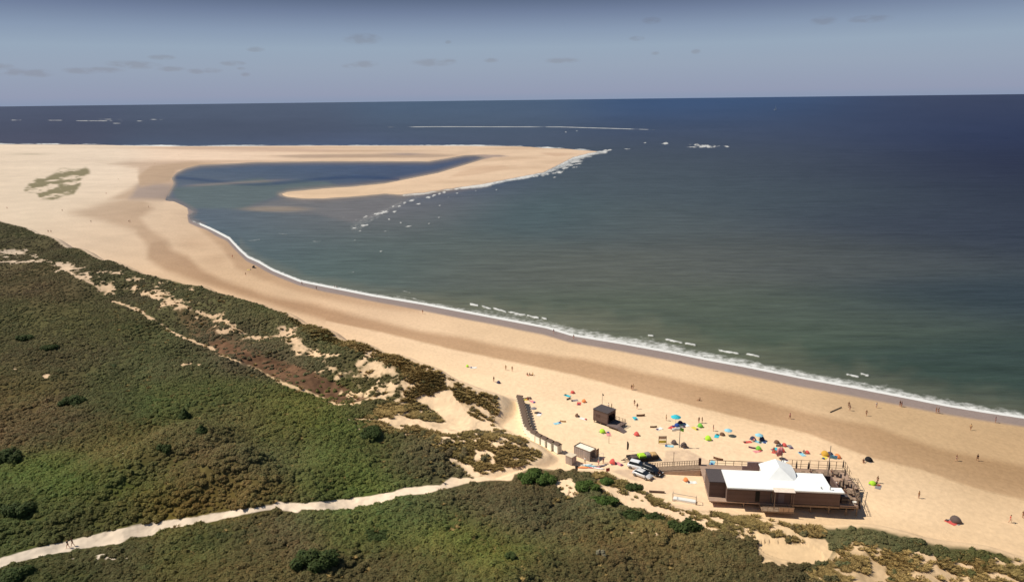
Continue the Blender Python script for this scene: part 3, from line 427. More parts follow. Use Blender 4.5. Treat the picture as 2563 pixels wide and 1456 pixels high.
# ------------------------------------------------------------------ vegetation
def leaf_mat(name, inst):
    m, n, l, b = mat_new(name)
    v = nd(n, 'ShaderNodeAttribute', attribute_name='var')
    if inst: t = nd(n, 'ShaderNodeAttribute', attribute_name='tint', attribute_type='INSTANCER')
    else: t = nd(n, 'ShaderNodeAttribute', attribute_name='tint')
    s = nd(n, 'ShaderNodeVectorMath', operation='MULTIPLY'); l.new(t.outputs['Color' if not inst else 'Vector'], s.inputs[0]); l.new(v.outputs['Color'], s.inputs[1])
    l.new(s.outputs[0], b.inputs['Base Color']); b.inputs['Roughness'].default_value = .75; b.inputs['Specular IOR Level'].default_value = .15
    return m
def leaf_cloud(name, nq, lobes, size, mat, up=.35, core=True, seed=1, tint=None, thin=1.0):
    """lobes: (x, y, z, rx, ry, rz) lumps; small leaf clumps spread through the outer half of each lump"""
    g = np.random.default_rng(seed); L = np.array(lobes, float); wts = (L[:, 3]*L[:, 4]); wts /= wts.sum()
    k = g.choice(len(L), nq, p=wts); d = g.normal(size=(nq, 3)); d /= np.linalg.norm(d, axis=1)[:, None]; d[:, 2] = np.where(d[:, 2] < -.25, -d[:, 2], d[:, 2])
    rad = .72+.36*g.random(nq); c = L[k, :3]+d*L[k, 3:]*rad[:, None]; c[:, 2] = np.maximum(c[:, 2], .02)
    nrm = d+g.normal(size=(nq, 3))*.36+[0, 0, up+.1]; nrm /= np.linalg.norm(nrm, axis=1)[:, None]
    a = np.cross(nrm, g.normal(size=(nq, 3))); a /= np.linalg.norm(a, axis=1)[:, None]; b_ = np.cross(nrm, a)
    s = size*(.6+.9*g.random(nq))[:, None]; a *= s; b_ *= s*(.5+.4*g.random(nq))[:, None]*thin
    V = np.stack([c-a-b_*.6, c+a*.9-b_, c+a+b_*.8, c-a*.8+b_], 1).reshape(-1, 3); F = np.arange(nq*4).reshape(-1, 4)
    vr = np.repeat((.84+.32*g.random(nq))[:, None]*[1, 1, 1]*(1+.08*g.normal(size=(nq, 1))*[[.7, -.1, -.3]]), 4, 0)
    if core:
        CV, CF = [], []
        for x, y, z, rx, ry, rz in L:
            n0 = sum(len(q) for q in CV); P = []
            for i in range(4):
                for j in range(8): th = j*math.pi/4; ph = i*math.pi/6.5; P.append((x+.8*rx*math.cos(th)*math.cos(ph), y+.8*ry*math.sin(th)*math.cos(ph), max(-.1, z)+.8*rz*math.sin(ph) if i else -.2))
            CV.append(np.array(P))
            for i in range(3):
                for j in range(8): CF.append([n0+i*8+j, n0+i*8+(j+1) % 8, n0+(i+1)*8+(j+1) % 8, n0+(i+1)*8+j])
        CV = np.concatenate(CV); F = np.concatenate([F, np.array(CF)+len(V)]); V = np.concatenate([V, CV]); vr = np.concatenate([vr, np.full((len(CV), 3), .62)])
    me = bpy.data.meshes.new(name); me.from_pydata(V.tolist(), [], F.tolist()); at2 = me.attributes.new('var', 'FLOAT_COLOR', 'POINT')
    q = np.ones((len(V), 4), np.float32); q[:, :3] = np.clip(vr, 0, 2); at2.data.foreach_set('color', q.ravel())
    if tint is not None:
        a3 = me.attributes.new('tint', 'FLOAT_COLOR', 'POINT'); q2 = np.ones((len(V), 4), np.float32); q2[:, :3] = tint; a3.data.foreach_set('color', q2.ravel())
    me.materials.append(mat); return me
LM = leaf_mat('scrub_leaves', True); LMo = leaf_mat('shrub_leaves', False)
def lumps(seed, n, spread, r, h):
    g = random.Random(seed); return [(g.uniform(-spread, spread), g.uniform(-spread, spread), g.uniform(.1, .35)*h, r*g.uniform(.6, 1), r*g.uniform(.6, 1), h*g.uniform(.55, 1)) for _ in range(n)]
def variants(cname, meshes):
    c = bpy.data.collections.new(cname)
    for i, m in enumerate(meshes): c.objects.link(bpy.data.objects.new(cname+'_form', m))
    return c
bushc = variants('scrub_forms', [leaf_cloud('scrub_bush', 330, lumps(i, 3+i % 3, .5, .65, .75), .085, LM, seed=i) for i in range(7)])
def tuft(seed, nb=46):
    g = np.random.default_rng(seed); V = []; F = []; C = []
    for i in range(nb):
        a = g.random()*6.28; r0 = .38*math.sqrt(g.random()); ln = .45+.5*g.random(); le = .25+.5*g.random(); w = .05+.04*g.random()
        p = np.array([r0*math.cos(a), r0*math.sin(a), 0]); o = np.array([math.cos(a), math.sin(a), 0]); sde = np.array([-o[1], o[0], 0])*w; wnd = np.array([.16, -.08, 0])
        m_ = p+o*ln*le*.35+[0, 0, ln*.6]+wnd*.4; t = p+o*ln*le+[0, 0, ln*.85]+wnd; k = len(V)
        V += [p-sde, p+sde, m_+sde, m_-sde, t]; F += [[k, k+1, k+2, k+3], [k+3, k+2, k+4]]; C += [.7+.7*g.random()]*5
    me = bpy.data.meshes.new('marram_tuft'); me.from_pydata([list(v) for v in V], [], F); a = me.attributes.new('var', 'FLOAT_COLOR', 'POINT')
    q = np.ones((len(V), 4), np.float32); q[:, :3] = np.array(C)[:, None]*np.array([1, 1, 1]); a.data.foreach_set('color', q.ravel()); me.materials.append(LM); return me
tuftc = variants('marram_forms', [tuft(i) for i in range(5)])
def scatter(name, coll, P, scl, rot, tint, label, cat):
    me = bpy.data.meshes.new(name); me.vertices.add(len(P)); me.vertices.foreach_set('co', np.asarray(P, np.float32).ravel())
    for an, ty, arr, key in (('scl', 'FLOAT_VECTOR', scl, 'vector'), ('rot', 'FLOAT_VECTOR', rot, 'vector'), ('tint', 'FLOAT_VECTOR', tint, 'vector')):
        a = me.attributes.new(an, ty, 'POINT'); a.data.foreach_set(key, np.asarray(arr, np.float32).ravel())
    o = bpy.data.objects.new(name, me); scn.collection.objects.link(o); o['kind'] = 'stuff'; o['label'] = label; o['category'] = cat
    ng = bpy.data.node_groups.new(name, 'GeometryNodeTree'); ng.interface.new_socket('Geometry', in_out='INPUT', socket_type='NodeSocketGeometry'); ng.interface.new_socket('Geometry', in_out='OUTPUT', socket_type='NodeSocketGeometry')
    N, Lk = ng.nodes, ng.links; gi, go = N.new('NodeGroupInput'), N.new('NodeGroupOutput'); ip = N.new('GeometryNodeInstanceOnPoints')
    ci = N.new('GeometryNodeCollectionInfo'); ci.inputs['Collection'].default_value = coll; ci.inputs['Separate Children'].default_value = True; ci.inputs['Reset Children'].default_value = True
    ip.inputs['Pick Instance'].default_value = True
    s = N.new('GeometryNodeInputNamedAttribute'); s.data_type = 'FLOAT_VECTOR'; s.inputs[0].default_value = 'scl'
    r = N.new('GeometryNodeInputNamedAttribute'); r.data_type = 'FLOAT_VECTOR'; r.inputs[0].default_value = 'rot'
    ri = N.new('FunctionNodeRandomValue'); ri.data_type = 'INT'; ri.inputs[4].default_value = 0; ri.inputs[5].default_value = len(coll.objects)-1
    Lk.new(gi.outputs[0], ip.inputs['Points']); Lk.new(ci.outputs[0], ip.inputs['Instance']); Lk.new(s.outputs[0], ip.inputs['Scale']); Lk.new(r.outputs[0], ip.inputs['Rotation'])
    Lk.new([q for q in ri.outputs if q.type == 'INT'][0], ip.inputs['Instance Index']); Lk.new(ip.outputs[0], go.inputs[0])
    md = o.modifiers.new('scatter', 'NODES'); md.node_group = ng; return o
def cand(n, rmin, rmax, t0, t1, pw):
    u = rng.random(n); e = 2-pw; r = (rmin**e+u*(rmax**e-rmin**e))**(1/e); t = np.radians(t0+(t1-t0)*rng.random(n)); return r*np.sin(t), r*np.cos(t), r
def gsamp(A, x, y):
    t = np.arctan2(x, y); r = np.hypot(x, y); u = np.clip((t-TH[0])/(TH[1]-TH[0]), 0, len(TH)-1.01); v = np.clip(np.interp(-r, -RR, np.arange(len(RR))), 0, len(RR)-1.01)
    return A[np.round(v).astype(int), np.round(u).astype(int)]
SHRUBS = []
def SHRUB_KEEP(X, Y):
    k = np.ones(X.shape, bool)
    for (cx, cy, rx, ry, *_r) in SHRUBLIST: k &= (((X-cx)/(rx*.8))**2+((Y-cy-ry*.2)/(ry*.7))**2) > 1
    return k
SHRUBLIST = [(1345,1187,56,22,'long low bright green shrub at the seaward end of the sand path'),
 (1470,1214,32,17,'round bright green shrub between two pale sand hollows above the car park'),(1512,1200,26,13,'small green shrub on the marram crest nearest the red sign'),(1588,1216,24,10,'small dark green shrub on the crest below the parked cars'),
 (1512,1252,36,18,'wide olive green shrub just landward of the sand slope'),(1578,1290,38,17,'dark green shrub, left one of a touching pair above the bare spot'),(1638,1294,30,13,'dark green shrub, right one of a touching pair above the bare spot'),
 (1712,1312,46,24,'large dark green shrub left of the marram below the football goal'),(410,1118,21,15,'lone round dark bush on the hill crest above the path'),(463,1036,15,17,'dark pointed bush standing alone in the yellow green hollow'),
 (505,1076,17,10,'small dark bush right of and below the pointed bush'),(28,1138,34,28,'big dark bush at the left picture edge above the path'),(45,1272,38,22,'big dark bush at the left picture edge nearest the path'),
 (183,1002,32,19,'broad dark green bush on the left brown slope'),(60,845,20,12,'dark round bush far left below the heath track'),(128,868,20,11,'dark bush right of the far left round one'),(925,1078,42,16,'dark green bush beside the white sand rim of the blowout'),
 (787,1392,62,30,'largest dark green thicket near the bottom edge of the view'),(943,1336,38,17,'dark green bush halfway between the path and the big thicket'),(1288,1392,24,16,'small very dark bush in the yellow green scrub near the bottom'),
 (30,1436,42,22,'dark bush in the bottom left corner below the path'),(1505,1385,16,13,'pale grey bush with a dark shady flank in the lower scrub'),(230,1370,2,2,''),(460,1440,1,1,'')]
SHRUBLIST = [s for s in SHRUBLIST if s[2] > 5]
# scrub bushes
x, y, r = cand(800000, 76, 900, -44, 42, .8)
sx_, sy_ = x, y
dd_ = gsamp(DD, x, y); sa = gsamp(SAND, x, y); ma_ = gsamp(MAR, x, y); he = gsamp(HEA, x, y); z = hgt(x, y); X, Y = pr(x, y, z)
hid = ma_*(X < 1430)
keep = (dd_ > .4) & (sa < .35) & (rng.random(len(x)) > ma_*.93) & (rng.random(len(x)) > he*.9) & SHRUB_KEEP(X, Y)
sparse = fbm(x/14, y/14, 3, 90); keep &= (rng.random(len(x)) < np.maximum(.66+1.5*sparse, .38)) & (m_path(X, Y) < -5)
x, y, z, r, X, Y, ma_ = (q[keep] for q in (x, y, z, r, X, Y, ma_))
print('scrub', len(x))
big = fbm(x/9, y/9, 3, 91)
low = sstep(520, 760, Y)*0+1
s = (.55+.75*rng.random(len(x))**2+1.1*np.clip(big, -.3, .4))*np.where(Y < 1000, .85, 1.0)
s *= np.where((Y < 1000), .70, .80)*np.where((X > 1450) & (dd_[keep] < 5), .8, 1)
tn = SCRUBC(X, Y); lum = tn.mean(-1, keepdims=True); tn = (lum+(tn-lum)*.95)*.8+.2*lin((86, 76, 48)); tn = tn*np.array([1.04, 1.03, .90])
h1 = rng.random((len(x), 1)); clump = (.6*fbm(x/7, y/7, 2, 93)+.6*fbm(x/30, y/30, 3, 92))[:, None]; hue = fbm(x/20, y/20, 3, 94)[:, None]
tn = tn*(1.9+.35*(h1-.5)+1.2*clump)*(1+np.concatenate([-.22*hue+.05*rng.normal(size=(len(x), 1)), .12*hue, -.3*hue], 1))
scatter('scrub', bushc, np.stack([x, y, z-.12*s], 1), np.stack([s*1.15, s*1.15, s*(.75+.3*rng.random(len(x)))], 1), np.stack([0*x, 0*x, rng.random(len(x))*6.28], 1), np.clip(tn, .01, .5), 'dense olive and brown dune scrub covering the hollows behind the beach', 'scrub')
# marram grass and heath
x, y, r = cand(620000, 80, 560, -30, 42, .6)
dd_ = gsamp(DD, x, y); sa = gsamp(SAND, x, y); ma_ = gsamp(MAR, x, y); z = hgt(x, y); X, Y = pr(x, y, z)
keep = (((dd_ > -1.0) & (sa < .55) & (rng.random(len(x)) < ma_*1.0+.012)) | ((dd_ > 2) & (sa >= .55) & (m_path(X, Y) < -12) & (m_blow(X, Y) < 0) & (m_bowl(X, Y) < 0) & (rng.random(len(x)) < .16*sstep(.0, .25, fbm(x/3.5, y/3.5, 2, 99)+.05)))) & SHRUB_KEEP(X, Y)
x, y, z, X, Y = (q[keep] for q in (x, y, z, X, Y)); print('marram', len(x))
s = .30+.28*rng.random(len(x))+.5*np.clip(fbm(x/3, y/3, 2, 95), -.2, .3); br = fbm(x/10, y/10, 3, 96)[:, None]
tn = lin((124, 104, 64))*(1.6+.35*(rng.random((len(x), 1))-.5)+.9*br); gr = sstep(-.1, .2, fbm(x/18, y/18, 3, 97))[:, None]*.5; tn = tn*(1-gr)+gr*lin((98, 96, 56))*1.2
scatter('marram_grass', tuftc, np.stack([x, y, z-.05], 1), np.stack([s*1.7, s*1.7, s], 1), np.stack([0*x, 0*x, rng.random(len(x))*1.2-.6], 1), np.clip(tn, .01, .5), 'tawny marram grass growing in tufts over the dune crests', 'grass')
# ------------------------------------------------------------------ helpers for things
def M(name, rgb, rough=.7, metal=0, noise=.12, scale=3., spec=.3):
    if name in bpy.data.materials: return bpy.data.materials[name]
    m, n, l, b = mat_new(name); c = lin(rgb) if max(rgb) > 1 else np.array(rgb)
    t = n.new('ShaderNodeTexCoord'); q = nd(n, 'ShaderNodeTexNoise', Scale=scale, Detail=4.0); l.new(t.outputs['Object'], q.inputs[0])
    mr = nd(n, 'ShaderNodeMapRange'); l.new(q.outputs[0], mr.inputs[0]); mr.inputs[1].default_value = .3; mr.inputs[2].default_value = .7; mr.inputs[3].default_value = 1-noise; mr.inputs[4].default_value = 1+noise
    v = nd(n, 'ShaderNodeVectorMath', operation='SCALE'); v.inputs[0].default_value = tuple(c); l.new(mr.outputs[0], v.inputs['Scale']); l.new(v.outputs[0], b.inputs['Base Color'])
    b.inputs['Roughness'].default_value = rough; b.inputs['Metallic'].default_value = metal; b.inputs['Specular IOR Level'].default_value = spec; return m
def planks(name, rgb, pitch=.18, axis='Z', rough=.85, var=.35):
    if name in bpy.data.materials: return bpy.data.materials[name]
    m, n, l, b = mat_new(name); t = n.new('ShaderNodeTexCoord'); sp = n.new('ShaderNodeSeparateXYZ'); l.new(t.outputs['Object'], sp.inputs[0])
    dv = nd(n, 'ShaderNodeMath', operation='DIVIDE'); l.new(sp.outputs[axis], dv.inputs[0]); dv.inputs[1].default_value = pitch
    fl = nd(n, 'ShaderNodeMath', operation='FLOOR'); l.new(dv.outputs[0], fl.inputs[0]); wn_ = nd(n, 'ShaderNodeTexWhiteNoise', noise_dimensions='1D'); l.new(fl.outputs[0], wn_.inputs['W'])
    fc = nd(n, 'ShaderNodeMath', operation='FRACT'); l.new(dv.outputs[0], fc.inputs[0]); gp = nd(n, 'ShaderNodeMath', operation='GREATER_THAN'); l.new(fc.outputs[0], gp.inputs[0]); gp.inputs[1].default_value = .12
    nz = nd(n, 'ShaderNodeTexNoise', Scale=1.2, Detail=5.0); l.new(t.outputs['Object'], nz.inputs[0])
    a = nd(n, 'ShaderNodeMath', operation='ADD'); l.new(wn_.outputs['Value'], a.inputs[0]); l.new(nz.outputs[0], a.inputs[1])
    mr = nd(n, 'ShaderNodeMapRange'); l.new(a.outputs[0], mr.inputs[0]); mr.inputs[1].default_value = 0; mr.inputs[2].default_value = 2; mr.inputs[3].default_value = 1-var; mr.inputs[4].default_value = 1+var
    g2 = nd(n, 'ShaderNodeMapRange'); l.new(gp.outputs[0], g2.inputs[0]); g2.inputs[3].default_value = .45; m2 = nd(n, 'ShaderNodeMath', operation='MULTIPLY'); l.new(mr.outputs[0], m2.inputs[0]); l.new(g2.outputs[0], m2.inputs[1])
    v = nd(n, 'ShaderNodeVectorMath', operation='SCALE'); v.inputs[0].default_value = tuple(lin(rgb)); l.new(m2.outputs[0], v.inputs['Scale']); l.new(v.outputs[0], b.inputs['Base Color']); b.inputs['Roughness'].default_value = rough; b.inputs['Specular IOR Level'].default_value = .2; return m
class MB:
    def __init__(s): s.v = []; s.f = []
    def add(s, V, F): k = len(s.v); s.v += [tuple(q) for q in V]; s.f += [[k+i for i in f] for f in F]; return s
    def box(s, x0, x1, y0, y1, z0, z1):
        return s.add([(x0,y0,z0),(x1,y0,z0),(x1,y1,z0),(x0,y1,z0),(x0,y0,z1),(x1,y0,z1),(x1,y1,z1),(x0,y1,z1)], [[3,2,1,0],[4,5,6,7],[0,1,5,4],[1,2,6,5],[2,3,7,6],[3,0,4,7]])
    def bar(s, a, b, w=.05, h=None, n=4):
        a, b = Vector(a), Vector(b); d = (b-a).normalized(); u = d.cross(Vector((0, 0, 1)))
        if u.length < .01: u = Vector((1, 0, 0))
        u.normalize(); v = u.cross(d); h = h or w; P = []
        for p in (a, b):
            for i in range(n): th = 2*math.pi*(i+.5)/n; k = 1/math.cos(math.pi/4) if n == 4 else 1; P.append(p+u*(w/2*k*math.cos(th))+v*(h/2*k*math.sin(th)))
        return s.add(P, [[i, (i+1) % n, n+(i+1) % n, n+i] for i in range(n)]+[list(range(n))[::-1], list(range(n, 2*n))])
    def lathe(s, prof, n=14, c=(0, 0, 0), sx=1, sy=1, wob=0):
        P = [(c[0]+sx*r*(1+wob*math.cos(n/2*2*math.pi*j/n))*math.cos(2*math.pi*j/n), c[1]+sy*r*(1+wob*math.cos(n/2*2*math.pi*j/n))*math.sin(2*math.pi*j/n), c[2]+z) for r, z in prof for j in range(n)]
        return s.add(P, [[i*n+j, i*n+(j+1) % n, (i+1)*n+(j+1) % n, (i+1)*n+j] for i in range(len(prof)-1) for j in range(n)]+[[j for j in range(n)][::-1], [(len(prof)-1)*n+j for j in range(n)]])
    def loft(s, rings, cap=True):
        n = len(rings[0]); P = [q for r in rings for q in r]; F = [[i*n+j, i*n+(j+1) % n, (i+1)*n+(j+1) % n, (i+1)*n+j] for i in range(len(rings)-1) for j in range(n)]
        if cap: F += [list(range(n))[::-1], [(len(rings)-1)*n+j for j in range(n)]]
        return s.add(P, F)
    def build(s, name, mat, parent=None, smooth=False, bevel=0):
        me = bpy.data.meshes.new(name); me.from_pydata(s.v, [], s.f); bm = bmesh.new(); bm.from_mesh(me); bmesh.ops.recalc_face_normals(bm, faces=bm.faces)
        if bevel: bmesh.ops.bevel(bm, geom=bm.edges, offset=bevel, segments=2, affect='EDGES', clamp_overlap=True)
        bm.to_mesh(me); bm.free()
        if smooth: me.polygons.foreach_set('use_smooth', [True]*len(me.polygons))
        me.materials.append(mat); o = bpy.data.objects.new(name, me); scn.collection.objects.link(o)
        if parent: o.parent = parent
        return o
def thing(name, label, cat, loc, rz=0, group=None):
    o = bpy.data.objects.new(name, None); o.empty_display_size = .3; scn.collection.objects.link(o); o.location = loc; o.rotation_euler = (0, 0, rz); o['label'] = label; o['category'] = cat
    if group: o['group'] = group
    return o
def dup(o, loc, rz, label, sc=1, group=None, mats=None, parent=None):
    c = o.copy(); scn.collection.objects.link(c)
    if parent: c.parent = parent
    else: c.location = loc; c.rotation_euler = (0, 0, rz); c.scale = (sc,)*3; c['label'] = label
    if group and not parent: c['group'] = group
    if mats and o.data and o.name.split('.')[0] in mats:
        c.data = o.data.copy(); c.data.materials[0] = mats[o.name.split('.')[0]]
    for ch in list(o.children): dup(ch, None, 0, None, mats=mats, parent=c)
    return c
# individual shrubs and bushes
mstem = M('bark', (88, 74, 60), .9)
for i, (X, Y, rx, ry, lab) in enumerate(SHRUBLIST):
    p = at(X, Y+ry*.55); d = math.hypot(p.x, p.y, p.z-CH); R_ = rx*d/FP; Hh = min(max(1.3, ry*1.15*d/FP), R_*1.5); dep = R_*.7
    g = random.Random(i+50); nl = max(5, int(R_*3.2)); lob = []
    for k in range(nl):
        a = g.uniform(0, 6.28); q = math.sqrt(g.random())*.72; lr = R_*g.uniform(.28, .45) if R_ < 3 else g.uniform(.8, 1.4)
        lob.append((q*R_*math.cos(a), q*dep*math.sin(a), Hh*.32*(1-q*.4), lr, lr*.9, Hh*g.uniform(.45, .75)*(1-.45*q)))
    if 'pointed' in lab: lob = [(0, 0, .2, R_*.9, R_*.9, Hh*.6), (0, 0, Hh*.5, R_*.55, R_*.55, Hh*.5), (0, 0, Hh*.9, R_*.25, R_*.25, Hh*.45)]
    tb = lin((62, 78, 34)) if 'bright' in lab or ('olive' in lab) or 'marram crest' in lab else lin((52, 62, 30))
    if 'pale grey' in lab: tb = lin((110, 104, 84))
    t = thing('shrub', lab, 'shrub', p)
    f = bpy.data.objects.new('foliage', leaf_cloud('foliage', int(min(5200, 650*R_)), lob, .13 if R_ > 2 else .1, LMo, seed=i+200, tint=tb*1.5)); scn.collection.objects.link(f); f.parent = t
    s_ = MB()
    for k in range(5): a = k*1.3; s_.bar((0, 0, -.3), (R_*.4*math.cos(a), dep*.4*math.sin(a), Hh*.6), .09, n=5)
    s_.build('stem', mstem, t)
#@@THINGS@@
# ------------------------------------------------------------------ materials of the things
WOODB = planks('brown_boards', (112, 92, 84), .16); WOODD = planks('dark_boards', (92, 72, 66), .14); DECKM = planks('deck_boards', (176, 148, 128), .14, 'Y'); GREYW = M('weathered_wood', (140, 118, 98), .85, noise=.25)
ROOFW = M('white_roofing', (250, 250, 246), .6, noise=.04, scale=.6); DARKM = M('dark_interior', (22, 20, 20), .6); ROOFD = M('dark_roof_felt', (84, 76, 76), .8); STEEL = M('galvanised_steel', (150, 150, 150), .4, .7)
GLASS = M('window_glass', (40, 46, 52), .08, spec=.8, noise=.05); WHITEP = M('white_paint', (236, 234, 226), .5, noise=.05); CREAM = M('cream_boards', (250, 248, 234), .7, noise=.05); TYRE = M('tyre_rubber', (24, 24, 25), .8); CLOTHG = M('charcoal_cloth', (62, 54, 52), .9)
FAB = {k: M(k+'_fabric', v, .8, noise=.08) for k, v in dict(lime=(176, 222, 60), green=(120, 190, 70), red=(212, 92, 84), orange=(238, 142, 84), turquoise=(60, 190, 205), blue=(46, 78, 150), navy=(58, 60, 88), grey=(140, 134, 136), charcoal=(96, 82, 76), white=(236, 236, 230), yellow=(226, 206, 96), sand=(196, 160, 110), purple=(96, 56, 92), pink=(230, 150, 150), lightblue=(150, 205, 220), brown=(116, 86, 66), mustard=(206, 160, 64), black=(28, 26, 28)).items()}
SKIN = {k: M('skin_'+k, v, .6, noise=.04) for k, v in dict(fair=(214, 164, 134), tanned=(176, 122, 90), brown=(120, 80, 58)).items()}
HAIR = {k: M('hair_'+k, v, .7) for k, v in dict(dark=(44, 32, 26), fair=(168, 130, 82), brown=(92, 64, 44)).items()}
# ------------------------------------------------------------------ people: one skinned body, clothes and hair as children
def skin_mesh(name, J, E, sub=1):
    me = bpy.data.meshes.new(name); me.from_pydata([j[0] for j in J], E, []); o = bpy.data.objects.new(name, me); scn.collection.objects.link(o)
    md = o.modifiers.new('s', 'SKIN'); me.skin_vertices[0].data.foreach_set('radius', np.array([[j[1], j[1]*(j[2] if len(j) > 2 else 1)] for j in J], np.float32).ravel()); me.skin_vertices[0].data[0].use_root = True
    sb = o.modifiers.new('b', 'SUBSURF'); sb.levels = sub; sb.render_levels = sub
    dg = bpy.context.evaluated_depsgraph_get(); m2 = bpy.data.meshes.new_from_object(o.evaluated_get(dg)); bpy.data.objects.remove(o); bpy.data.meshes.remove(me)
    m2.name = name; m2.polygons.foreach_set('use_smooth', [True]*len(m2.polygons)); return m2
def make_person(pose):
    """joints in metres; faces +Y; feet (or seat) at z=0"""
    V = Vector; P = {}
    if pose in ('stand', 'walk'):
        hip = V((0, 0, .93)); lean = .0 if pose == 'stand' else .04; st = .03 if pose == 'stand' else .30
        chest = V((0, lean, 1.30)); neck = V((0, lean+.01, 1.48)); head = V((0, lean+.03, 1.64))
        kn = [V((-.11, .03+st*.5, .50)), V((.11, .03-st*.2, .49))]; an = [V((-.12, st*.9, .08)), V((.12, -st*.9, .10))]; toe = [a+V((0, .17, -.04)) for a in an]
        el_ = [V((-.27, -.02-st*.3, 1.14)), V((.27, -.02+st*.4, 1.14))]; wr = [V((-.29, .06-st*.2, .90)), V((.29, .10+st*.7, .92))]; hd = V((0, .02, -1)).normalized()
    elif pose == 'sit':
        hip = V((0, 0, .12)); chest = V((0, -.10, .48)); neck = V((0, -.10, .66)); head = V((0, -.06, .82)); kn = [V((-.15, .38, .42)), V((.15, .40, .40))]; an = [V((-.14, .66, .08)), V((.14, .70, .08))]; toe = [a+V((0, .16, .03)) for a in an]
        el_ = [V((-.28, .08, .42)), V((.28, -.20, .38))]; wr = [V((-.20, .30, .46)), V((.30, -.30, .16))]; hd = V((.1, .9, -.5)).normalized()
    elif pose == 'chair':
        hip = V((0, 0, .52)); chest = V((0, -.04, .90)); neck = V((0, -.03, 1.08)); head = V((0, 0, 1.24)); kn = [V((-.13, .42, .52)), V((.13, .42, .52))]; an = [V((-.13, .46, .08)), V((.13, .46, .08))]; toe = [a+V((0, .16, -.04)) for a in an]
        el_ = [V((-.27, .06, .78)), V((.27, .06, .78))]; wr = [V((-.18, .30, .80)), V((.18, .30, .80))]; hd = V((.1, 1, -.1)).normalized()
    else:
        hip = V((0, 0, .12)); chest = V((0, -.38, .14)); neck = V((0, -.56, .14)); head = V((0, -.72, .14)); kn = [V((-.12, .42, .14)), V((.14, .38, .30))]; an = [V((-.13, .84, .07)), V((.14, .66, .06))]; toe = [an[0]+V((0, .06, .14)), an[1]+V((0, .15, -.02))]
        el_ = [V((-.34, -.30, .08)), V((.33, -.28, .08))]; wr = [V((-.30, -.04, .07)), V((.42, -.04, .07))]; hd = V((0, .95, -.05)).normalized()
    up = (chest-hip).normalized(); upn = (neck-chest).normalized(); hu = (head-neck).normalized()
    sh = [chest+upn*.12+V((-.17, 0, 0)), chest+upn*.12+V((.17, 0, 0))]
    J = [(hip, .135, .80), (hip+up*.16, .125, .72), (chest, .150, .72), (neck-upn*.03, .062), (head-hu*.07, .070), (head+hu*.03, .095, 1.05), (head+hu*.10, .06)]; E = [(0, 1), (1, 2), (2, 3), (3, 4), (4, 5), (5, 6)]
    J2 = {}
    for s in (0, 1):
        k = len(J); hj = hip+V((-.09 if s == 0 else .09, 0, 0))-up*.03; J += [(hj, .10), (hj.lerp(kn[s], .5), .082), (kn[s], .058), (kn[s].lerp(an[s], .4), .056), (an[s], .038), (toe[s], .034)]; E += [(0, k), (k, k+1), (k+1, k+2), (k+2, k+3), (k+3, k+4), (k+4, k+5)]
        k = len(J); J += [(sh[s], .062), (el_[s], .042), (wr[s], .028), (wr[s]+hd*.07, .034, .5)]; E += [(2, k), (k, k+1), (k+1, k+2), (k+2, k+3)]
        sx = -1 if s == 0 else 1; sd = hd.cross(V((1, 0, 0))).normalized(); pal = k+3
        for q, ln in enumerate((.075, .085, .080, .062)):
            a = wr[s]+hd*.10+sd*(.030-.02*q); m_ = a+hd*ln*.5-V((sx*.006, 0, 0)); e = a+hd*ln-V((sx*.02, 0, 0)); j = len(J); J += [(a, .009), (m_, .009), (e, .008)]; E += [(pal, j), (j, j+1), (j+1, j+2)]
        a = wr[s]+hd*.05+sd*.04; j = len(J); J += [(a, .011), (a+hd*.04+sd*.03, .010)]; E += [(pal, j), (j, j+1)]
    body = skin_mesh('person', [((v[0].x, v[0].y, v[0].z),)+v[1:] for v in J], E)
    body.materials.append(SKIN['fair']); o = bpy.data.objects.new('person', body); scn.collection.objects.link(o)
    # face: nose, brows and ears are folded into the head with a small ridge; hair is a cap
    fw = V((0, 1, 0)) if pose != 'lie' else V((0, 0, 1)); cc = head+hu*.035
    hb = MB(); prof = [(.03, .115), (.07, .10), (.098, .06), (.108, 0), (.104, -.04)]; R_ = V((1, 0, 0)); n_ = 12; rings = []
    for r_, z_ in prof: rings.append([tuple(cc+hu*z_-fw*.018+R_*r_*math.cos(t*2*math.pi/n_)*.86+fw*r_*math.sin(t*2*math.pi/n_)*(1.0 if math.sin(t*2*math.pi/n_) < .3 or z_ > .05 else .55)) for t in range(n_)])
    hb.loft(rings[::-1]); hb.build('hair', HAIR['brown'], o, smooth=True)
    f = MB(); c2 = cc-hu*.02+fw*.095; f.loft([[tuple(c2+R_*a*.012+hu*.03), tuple(c2+R_*a*-.012+hu*.03), tuple(c2+fw*.004*0+hu*.031)] for a in (1,)]+[[tuple(c2+R_*.016-hu*.012), tuple(c2-R_*.016-hu*.012), tuple(c2+fw*.025-hu*.010)]]); f.build('nose', SKIN['fair'], o)
    [MB().lathe([(.001, -.009), (.011, 0), (.001, .009)], 6, tuple(cc+R_*.034*s+fw*.088)).build('eye', HAIR['dark'], o) for s in (-1, 1)]
    mo = MB(); mo.bar(tuple(cc-hu*.068+fw*.082-R_*.024), tuple(cc-hu*.068+fw*.082+R_*.024), .009); mo.build('mouth', M('lips', (150, 80, 74)), o)
    def shell(name, pts, mat):
        m = skin_mesh(name, [((p[0].x, p[0].y, p[0].z),)+p[1:] for p in pts[0]], pts[1]); m.materials.append(mat); c = bpy.data.objects.new(name, m); scn.collection.objects.link(c); c.parent = o
